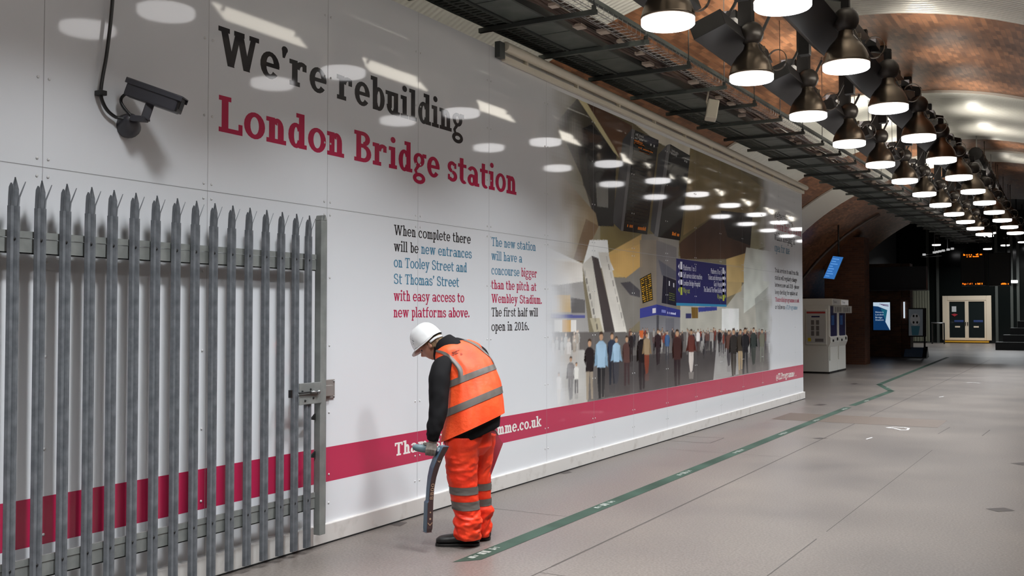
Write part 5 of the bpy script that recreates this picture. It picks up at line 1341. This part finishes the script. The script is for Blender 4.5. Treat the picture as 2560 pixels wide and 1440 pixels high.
# ------------------------------------------------------------------ ticket machines
M['mach'] = mat('white_machine', srgb(224, 224, 218), .35); M['mnavy'] = mat('navy_panel', srgb(40, 40, 84), .35); M['mposter'] = mat('poster_sheet', srgb(196, 198, 198), .4)
def machine(y0, y1, label):
    x0, x1 = -2.9, -1.44; Hm = 2.28; t = thing('ticket_machine', label, 'ticket machine', (x0, y0, 0), group='white ticket machines past the hoarding')
    D = x1 - x0; Wm = y1 - y0
    mb = MB(); mb.prism([(0, 0, .05), (D - .06, 0, .05), (D - .06, 0, .8), (D, 0, .95), (D, 0, 1.1), (D - .05, 0, 1.15), (D - .05, 0, Hm - .2), (0, 0, Hm - .2)], (0, 0, 0), (0, Wm, 0)); mb.build('body', M['mach'], t, bevel=.012)
    mb = MB(); mb.box((D / 2, Wm / 2, .025), (D - .1, Wm - .06, .05)); mb.build('plinth', M['dark'], t)
    mb = MB(); mb.box((D / 2 + .02, Wm / 2, Hm - .1), (D + .05, Wm, .2)); mb.build('header', M['mach'], t, bevel=.01)
    mb = MB(); mb.box((D - .045, Wm * .5, 1.55), (.03, Wm * .7, 1.0)); sc_ = mb.build('front_panel', M['mnavy'], t, bevel=.006)
    mb = MB(); mb.box((D - .028, Wm * .35, 1.62), (.012, .36, .3)); mb.build('touch_screen', mat('screen_glass', srgb(30, 40, 70), .15, emit=srgb(60, 90, 140), es=.15), sc_)
    mb = MB(); mb.box((D - .0, Wm * .75, 1.04), (.05, .1, .09)); mb.box((D - .0, Wm * .25, 1.0), (.05, .12, .07)); mb.build('ticket_slot', M['dark'], t, bevel=.01)
    mb = MB(); mb.box((D + .048, Wm / 2, Hm - .1), (.006, Wm * .86, .15)); mb.build('header_sign', mat('header_white', g(205), .35, emit=g(200), es=.25 if y0 > 31.5 else .02), t)
    mb = MB(); put_sans(mb, 'Tickets', (D + .052, Wm * .12, Hm - .13), (0, 1, 0), (0, 0, 1), .07, Wm * .4); mb.build('header_lettering', M['dark'], t, fix=False)
    mb = MB(); mb.box((D + .17, .3, Hm - .33), (.3, .02, .22)); fs_ = mb.build('flag_sign', M['mposter'], t, bevel=.004)
    mb = MB()
    for k in range(4): mb.box((D + .09 + .05 * k, .288, Hm - .33), (.012, .004, .15))
    mb.build('flag_print', M['dark'], fs_)
    mb = MB(); mb.box((D - .04, Wm * .05, 1.3), (.03, .04, 1.8)); mb.build('edge_strip', M['mach'], t, bevel=.006)
    return t
m1_ = machine(30.9, 32.12, 'nearer white ticket machine with a framed notice on its side')
m2_ = machine(32.16, 33.4, 'farther white ticket machine with brightly lit header, behind the nearer one')
# framed notice on the nearer machine's end
nq = [on_y(*q, 30.88) for q in ((2014, 773), (2066, 774), (2067, 862), (2014, 858))]
no = Vector(m1_.location); nx0, nx1, nz0, nz1 = nq[0].x - no.x, nq[1].x - no.x, nq[2].z, nq[0].z
mb = MB(); mb.box(((nx0 + nx1) / 2, -.015, (nz0 + nz1) / 2), (nx1 - nx0, .03, nz1 - nz0)); fr2 = mb.build('notice_frame', M['mach'], m1_, bevel=.01)
nw, nh = nx1 - nx0, nz1 - nz0
def nr_(name, u0, v0, u1, v1, m, y=-.033):
    mb = MB(); mb.add([(nx0 + nw * u, y, nz0 + nh * v) for u, v in ((u0, v0), (u1, v0), (u1, v1), (u0, v1))], [(0, 1, 2, 3)]); return mb.build(name, m, fr2, fix=False)
nr_('notice_sheet', .05, .04, .95, .96, M['mposter'], -.0315); nr_('notice_stripe', .05, .88, .95, .93, mat('notice_red', srgb(180, 50, 50), .5)); nr_('notice_heading', .28, .77, .68, .81, M['mnavy'])
for u in (.26, .5):
    for v in (.56, .4, .25): nr_('notice_block', u, v, u + .15, v + .13, mat('notice_grey', srgb(110, 106, 108), .5) if (u, v) == (.26, .56) else bpy.data.materials['notice_grey'])
nr_('notice_seal', .1, .09, .25, .19, mat('notice_yellow', srgb(214, 190, 40), .5)); nr_('notice_footer', .45, .08, .85, .17, bpy.data.materials['notice_grey'])

# blue hanging screen
sq_ = [on_y(*q, 34.0) for q in ((2082, 640), (2108, 643), (2085, 698), (2058, 695))]
scr = thing('hanging_screen', 'tilted bright blue information screen hung on the dark brick vault', 'screen', sq_[3])
o_ = Vector(sq_[3]); P4 = [p - o_ for p in sq_]
mb = MB(); mb.prism([p + Vector((0, .03, 0)) for p in P4], (0, 0, 0), (.0, .12, 0)); mb.build('case', M['black'], scr, bevel=.01)
M['sblue'] = mat('screen_blue', srgb(40, 110, 200), .3, emit=srgb(58, 122, 196), es=.7); M['slight'] = mat('screen_light_blue', srgb(90, 150, 220), .3, emit=srgb(100, 160, 222), es=.85)
mb = MB(); mb.add([p + Vector((0, .026, 0)) for p in P4], [(0, 1, 2, 3)]); mb.build('screen_face', M['sblue'], scr, fix=False)
mb = MB()
for k, w_ in enumerate((.7, .5, .75, .4, .6, .55, .7, .45)):
    v = .1 + k * .11; L0 = P4[0] * (1 - v) + P4[3] * v; R0 = P4[1] * (1 - v) + P4[2] * v; L1 = P4[0] * (1 - v - .035) + P4[3] * (v + .035); R1 = P4[1] * (1 - v - .035) + P4[2] * (v + .035)
    mb.add([q + Vector((0, .022, 0)) for q in (L0 * .9 + R0 * .1, L0 * (1 - w_) + R0 * w_, L1 * (1 - w_) + R1 * w_, L1 * .9 + R1 * .1)], [(0, 1, 2, 3)])
mb.build('screen_text', M['slight'], scr, fix=False)
mb = MB(); top = (P4[0] + P4[1]) / 2; ty = 34.1 - o_.y; wx = o_.x + top.x
zv = vz(max(wx, -4.5), 34.1) - o_.z; mb.tube([(top.x, ty, top.z), (top.x, ty, zv)], .03, 8); mb.build('hanger', M['black'], scr, smooth=True)
# conduit running over the vault
mb = MB(); pts = [vpt(-4.4 + .35 * k, 35.2 + .12 * k, .05) for k in range(11)]
tag(mb.tube(pts, .045, 8).build('conduit', mat('grey_conduit', srgb(92, 84, 82), .4), smooth=True), 'grey conduit climbing the dark brick vault beyond the blue screen', 'pipe')
# small bulkhead lamp on the vault
p = vpt(-3.3, 33.0, .08); mb = MB(); mb.box((p.x, p.y, p.z), (.16, .22, .1)); tag(mb.build('bulkhead', M['wood'], bevel=.02), 'small pale box on the brick above the blue screen', 'junction box')

# ------------------------------------------------------------------ far end
YE = 70.5
M['glass'] = mat('dark_glass', srgb(16, 20, 19), .12); M['mull'] = mat('grey_mullion', srgb(64, 67, 62), .5); M['rib'] = mat('ribbed_panel', srgb(112, 112, 96), .5)
mb = MB(); mb.box((3.5, YE + .15, 4.25), (18, .1, 8.5)); ew = tag(mb.build('wall_far', M['glass']), 'dark glazed end wall', None, kind='structure')
mb = MB()
for px_ in (2320, 2345, 2492, 2530, 2546):
    x = on_y(px_, 780, YE).x; mb.box((x, YE + .05, 4.2), (.16, .14, 8.4))
mb.build('mullion', M['mull'], ew)
mb = MB()
for k in range(14):
    x = on_y(2278 + k * 3.4, 780, YE - 1).x; mb.box((x, YE - .95 - .06 * (k % 2), 1.75), (.075, .1, 3.3))
mb.build('ribbed_panel', M['rib'], ew)
dq = [on_y(*q, YE) for q in ((2356, 740), (2478, 740))]
dx0, dx1, dzt = dq[0].x, dq[1].x, dq[0].z; dw = dx1 - dx0
dr = tag(empty('door_1', ((dx0 + dx1) / 2, YE, 0)), 'cream framed double doors with dark glass at the far end', None, kind='structure')
M['dcream'] = mat('cream_door_frame', srgb(214, 198, 174), .5); M['dglass'] = mat('door_glass', srgb(30, 36, 36), .08); M['yellow'] = mat('yellow_threshold', srgb(206, 150, 30), .5)
mb = MB(); fw_, z0 = .30, .18
mb.box((-dw / 2 + fw_ / 2, 0, (dzt + z0) / 2), (fw_, .2, dzt - z0)); mb.box((dw / 2 - fw_ / 2, 0, (dzt + z0) / 2), (fw_, .2, dzt - z0)); mb.box((0, 0, dzt - .15), (dw - 2 * fw_, .2, .3)); mb.build('door_frame', M['dcream'], dr, bevel=.015)
for s in (-1, 1):
    wl = dw / 2 - fw_; cx_ = s * wl / 2
    mb = MB(); st_ = .11
    mb.box((cx_ - wl / 2 + st_ / 2, -.02, (dzt - .3 + z0) / 2), (st_, .1, dzt - .3 - z0)); mb.box((cx_ + wl / 2 - st_ / 2, -.02, (dzt - .3 + z0) / 2), (st_, .1, dzt - .3 - z0)); mb.box((cx_, -.02, z0 + .08), (wl - 2 * st_, .1, .16)); mb.box((cx_, -.02, dzt - .34), (wl - 2 * st_, .1, .08))
    lf = mb.build('door_leaf', M['dcream'], dr, bevel=.01)
    mb = MB(); mb.box((cx_, 0, (dzt - .2 + z0) / 2), (wl - 2 * st_, .02, dzt - .4 - z0)); mb.build('door_glass', M['dglass'], lf)
    mb = MB(); mb.box((cx_ - .02 * s, -.03, 1.05), (.3, .02, .1)); mb.build('door_plate', M['dcream'], lf)
    mb = MB(); mb.box((-s * .0 + s * .06, -.09, 1.25), (.04, .05, .22)); mb.build('door_handle', M['black'], lf)
    mb = MB(); mb.box((cx_ + .1, -.015, 1.42), (.55, .012, .14)); mb.build('door_sticker', mat('blue_sticker', srgb(40, 60, 110), .5) if s < 0 else bpy.data.materials['blue_sticker'], lf)
mb = MB(); mb.box((-dw / 4 - .03, -.04, 2.2), (.27, .012, .36)); ns = tag(mb.build('notice', M['mposter']), 'white paper notice on the left door pane', 'notice'); ns.location = dr.location
mb = MB(); c0 = Vector((-dw / 4, -.045, 1.82)); mb.add([c0 + Vector((x * .2, 0, z * .1)) for x, z in ((-1, .3), (0, -1), (1, .3), (0, .9))], [(0, 1, 2, 3)]); ns2 = tag(mb.build('sticker', mat('red_sticker', srgb(170, 40, 50), .5), fix=False), 'red sticker below the paper notice on the left door', 'sticker'); ns2.location = dr.location
mb = MB(); mb.box((0, -.1, .09), (dw - .3, .4, .1)); mb.build('threshold', M['yellow'], dr, bevel=.01)
# barrier rail left of the doors
a = on_y(2328, 807, YE - 3); b_ = on_y(2360, 808, YE - 3)
br = thing('barrier_rail', 'short shiny rail on a post left of the cream doors', 'barrier', (a.x, a.y, 0))
mb = MB(); mb.tube([(0, 0, a.z), (b_.x - a.x, 0, b_.z)], .045, 10); mb.build('rail', M['steel'], br, smooth=True)
mb = MB(); mb.box((b_.x - a.x, 0, a.z / 2), (.08, .08, a.z)); mb.box((.05, 0, a.z / 2), (.08, .08, a.z)); mb.build('post', M['black'], br)
# dark stepped plinth at the right
st = thing('stepped_plinth', 'dark steps rising at the right edge beside the glass', 'steps', (3.4, 56, 0))
s0 = on_z(2493, 873)
for k in range(5):
    mb = MB(); mb.box((s0.x - 3.4 + 1.6 + .3 * k, 1.5 + .9 * k, .2 + .36 * k), (3.2 - .0 * k, 1.2, .4)); mb.build('step', M['dark'], st)
    mb = MB(); mb.box((s0.x - 3.4 + 1.6 + .3 * k, .9 + .9 * k, .385 + .36 * k), (3.2, .03, .03)); mb.build('nosing', M['mull'], st)
# suspended departure boards
YB = 50.0
M['orange'] = mat('orange_led', srgb(255, 130, 30), .4, emit=srgb(255, 120, 24), es=2.2)
def led_rows(mb, x0, x1, z0, z1, n, rnd_):
    w = (x1 - x0) / n
    for k in range(n):
        if rnd_.random() < .12: continue
        zt_ = z1 if rnd_.random() < .5 else z0 + (z1 - z0) * .7
        mb.add([(x0 + w * k, -.012, z0), (x0 + w * (k + .75), -.012, z0), (x0 + w * (k + .75), -.012, zt_), (x0 + w * k, -.012, zt_)], [(0, 1, 2, 3)])
rl = random.Random(9)
for i, (pl, pr_) in enumerate(((2401, 2463), (2470, 2527))):
    a = on_y(pl, 633, YB); b_ = on_y(pr_, 714, YB); W_, H_ = b_.x - a.x, a.z - b_.z
    t = thing('departure_board', ('left black hanging departure board with orange lines at top and bottom' if i == 0 else 'right black hanging departure board with orange only at the bottom'), 'departure board', (a.x, YB, b_.z))
    mb = MB(); mb.box((W_ / 2, .17, H_ / 2), (W_, .3, H_)); mb.build('case', M['black'], t, bevel=.02)
    mb = MB()
    if i == 0:
        led_rows(mb, W_ * .12, W_ * .48, H_ * .92, H_ * .975, 8, rl); led_rows(mb, W_ * .64, W_ * .9, H_ * .925, H_ * .975, 5, rl); led_rows(mb, W_ * .26, W_ * .76, H_ * .87, H_ * .905, 10, rl)
        put_sans(mb, 'Page 1 of 1', (W_ * .06, -.012, H_ * .04), (1, 0, 0), (0, 0, 1), .075, W_ * .42); led_rows(mb, W_ * .56, W_ * .9, H_ * .035, H_ * .085, 8, rl)
    else: led_rows(mb, W_ * .52, W_ * .92, H_ * .035, H_ * .085, 8, rl)
    mb.build('led_text', M['orange'], t, fix=False)
    mb = MB()
    for x in (.2, .8): mb.tube([(W_ * x, .2, H_), (W_ * x, .2, 8.5 - b_.z)], .03, 8)
    mb.build('hanger', M['gantry'], t, smooth=True)
    if i == 0:
        mb = MB(); mb.box((W_ + .06, .1, H_ * .5), (.1, .14, H_)); mb.build('side_strip', M['mull'], t)
# spotlight bar on the dark left
a, b_ = on_y(2302, 640, 50.0), on_y(2388, 622, 50.0)
sb = thing('spotlight_bar', 'rail of small white spotlights hung in the dark beyond the vault', 'spotlights', a)
mb = MB(); mb.tube([(0, 0, 0), (b_ - a)], .025, 8); mb.tube([(.0, 0, -.06), (.9, .0, -.02)], .015, 6); mb.build('rail', M['steel'], sb, smooth=True)
for k, f in enumerate((.1, .4, .48, .56, .66, .8, .92)):
    mb = MB(); c = (b_ - a) * f; mb.box((c.x, c.y - .02, c.z + .03), (.13, .14, .09)); mb.build('spotlight', mat('spot_white', g(210), .4, emit=g(220), es=.6) if k == 0 else bpy.data.materials['spot_white'], sb, bevel=.01)
for f in (.4, .78):
    mb = MB(); c = (b_ - a) * f; mb.tube([c, (c.x, c.y, 8.5 - a.z)], .012, 6); mb.build('hanger_rod', M['steel'], sb, smooth=True)
# far pendant lamps
FARL = bpy.data.objects['down_light'].data.copy(); FARL.energy = LAMP_W * 2.2; FARL.spread = math.radians(160)
for px_, py_, lb in ((2341, 613, 'far lamp glowing alone above the spotlight bar'), (2476, 583.5, 'far lamp, upper left of the cluster above the departure boards'), (2472, 591, 'far lamp just under the upper left one above the departure boards'),
                     (2469, 623, 'lowest far lamp right above the gap between the departure boards'), (2513, 614, 'far lamp above the right departure board'), (2541, 569, 'far lamp tucked beside the end of the lamp row'), (2556, 606, 'far lamp cut by the right edge of the picture')):
    p = _C + _ray(px_, py_) * (60.0 if py_ > 600 else 48.0 if py_ == 583.5 else 54.0); o = copy_tree(lamp0); o.location = p; o['label'] = lb; o['group'] = 'far lamps beyond the vault'
    for ch in list(o.children):
        if ch.name.startswith('drop_tube'): bpy.data.objects.remove(ch); continue
        if ch.name.startswith('down_light'): ch.data = FARL
    mb = MB(); zz_ = (8.53 - p.z) / LS; mb.box((0, 0, (.66 + zz_) / 2), (.06, .06, zz_ - .66)); mb.build('drop_tube', M['blackpaint'], o)
# white light spot beyond the glass at right
c = on_y(2535, 704, YE - .3); wl_ = thing('wall_lamp', 'bright white lamp against the dark glass at the right edge', 'lamp', c)
mb = MB(); mb.box((0, 0, 0), (.42, .12, .18)); mb.build('glow', mat('white_glow', g(255), .4, emit=(.95, .98, 1), es=3), wl_, bevel=.03)
mb = MB(); mb.box((0, .1, 0), (.2, .2, .1)); mb.build('bracket', M['black'], wl_)
# dark pipe descending on the right of the lamps
a = on_y(2438, 384, 26.0); b_ = on_y(2550, 590, 42.0)
dp = thing('dark_duct', 'dark rough duct slanting down to the right of the lamp rows', 'duct', a)
mb = MB(); N_ = 60; d = b_ - a
mb.tube([d * (k / N_) for k in range(N_ + 1)], [.16 + .02 * (k % 2) for k in range(N_ + 1)], 12); mb.build('duct_tube', M['gantry'], dp, smooth=False)
for f in (.02, .35, .7):
    p = a + d * f; mb = MB(); mb.tube([d * f, d * f + Vector((0, 0, vz(p.x, p.y) - p.z))], .012, 6); mb.build('hanger_rod', M['wire'], dp, smooth=True)
# thin rods hanging on the right
for px_, yy, zb in ((2462, 27.5, 4.9), (2478, 29.5, 4.7), (2494, 32, 4.5), (2508, 35, 4.6), (2520, 37, 4.6)):
    p = on_y(px_, 460, yy); mb = MB(); mb.tube([(p.x, p.y, p.z - .5), (p.x, p.y, vz(p.x, p.y))], .009, 6)
    tag(mb.build('hanger_rod', M['wire'], smooth=True), 'thin steel rod hanging from the vault right of the lamps', 'rod', 'thin rods hanging right of the lamps')
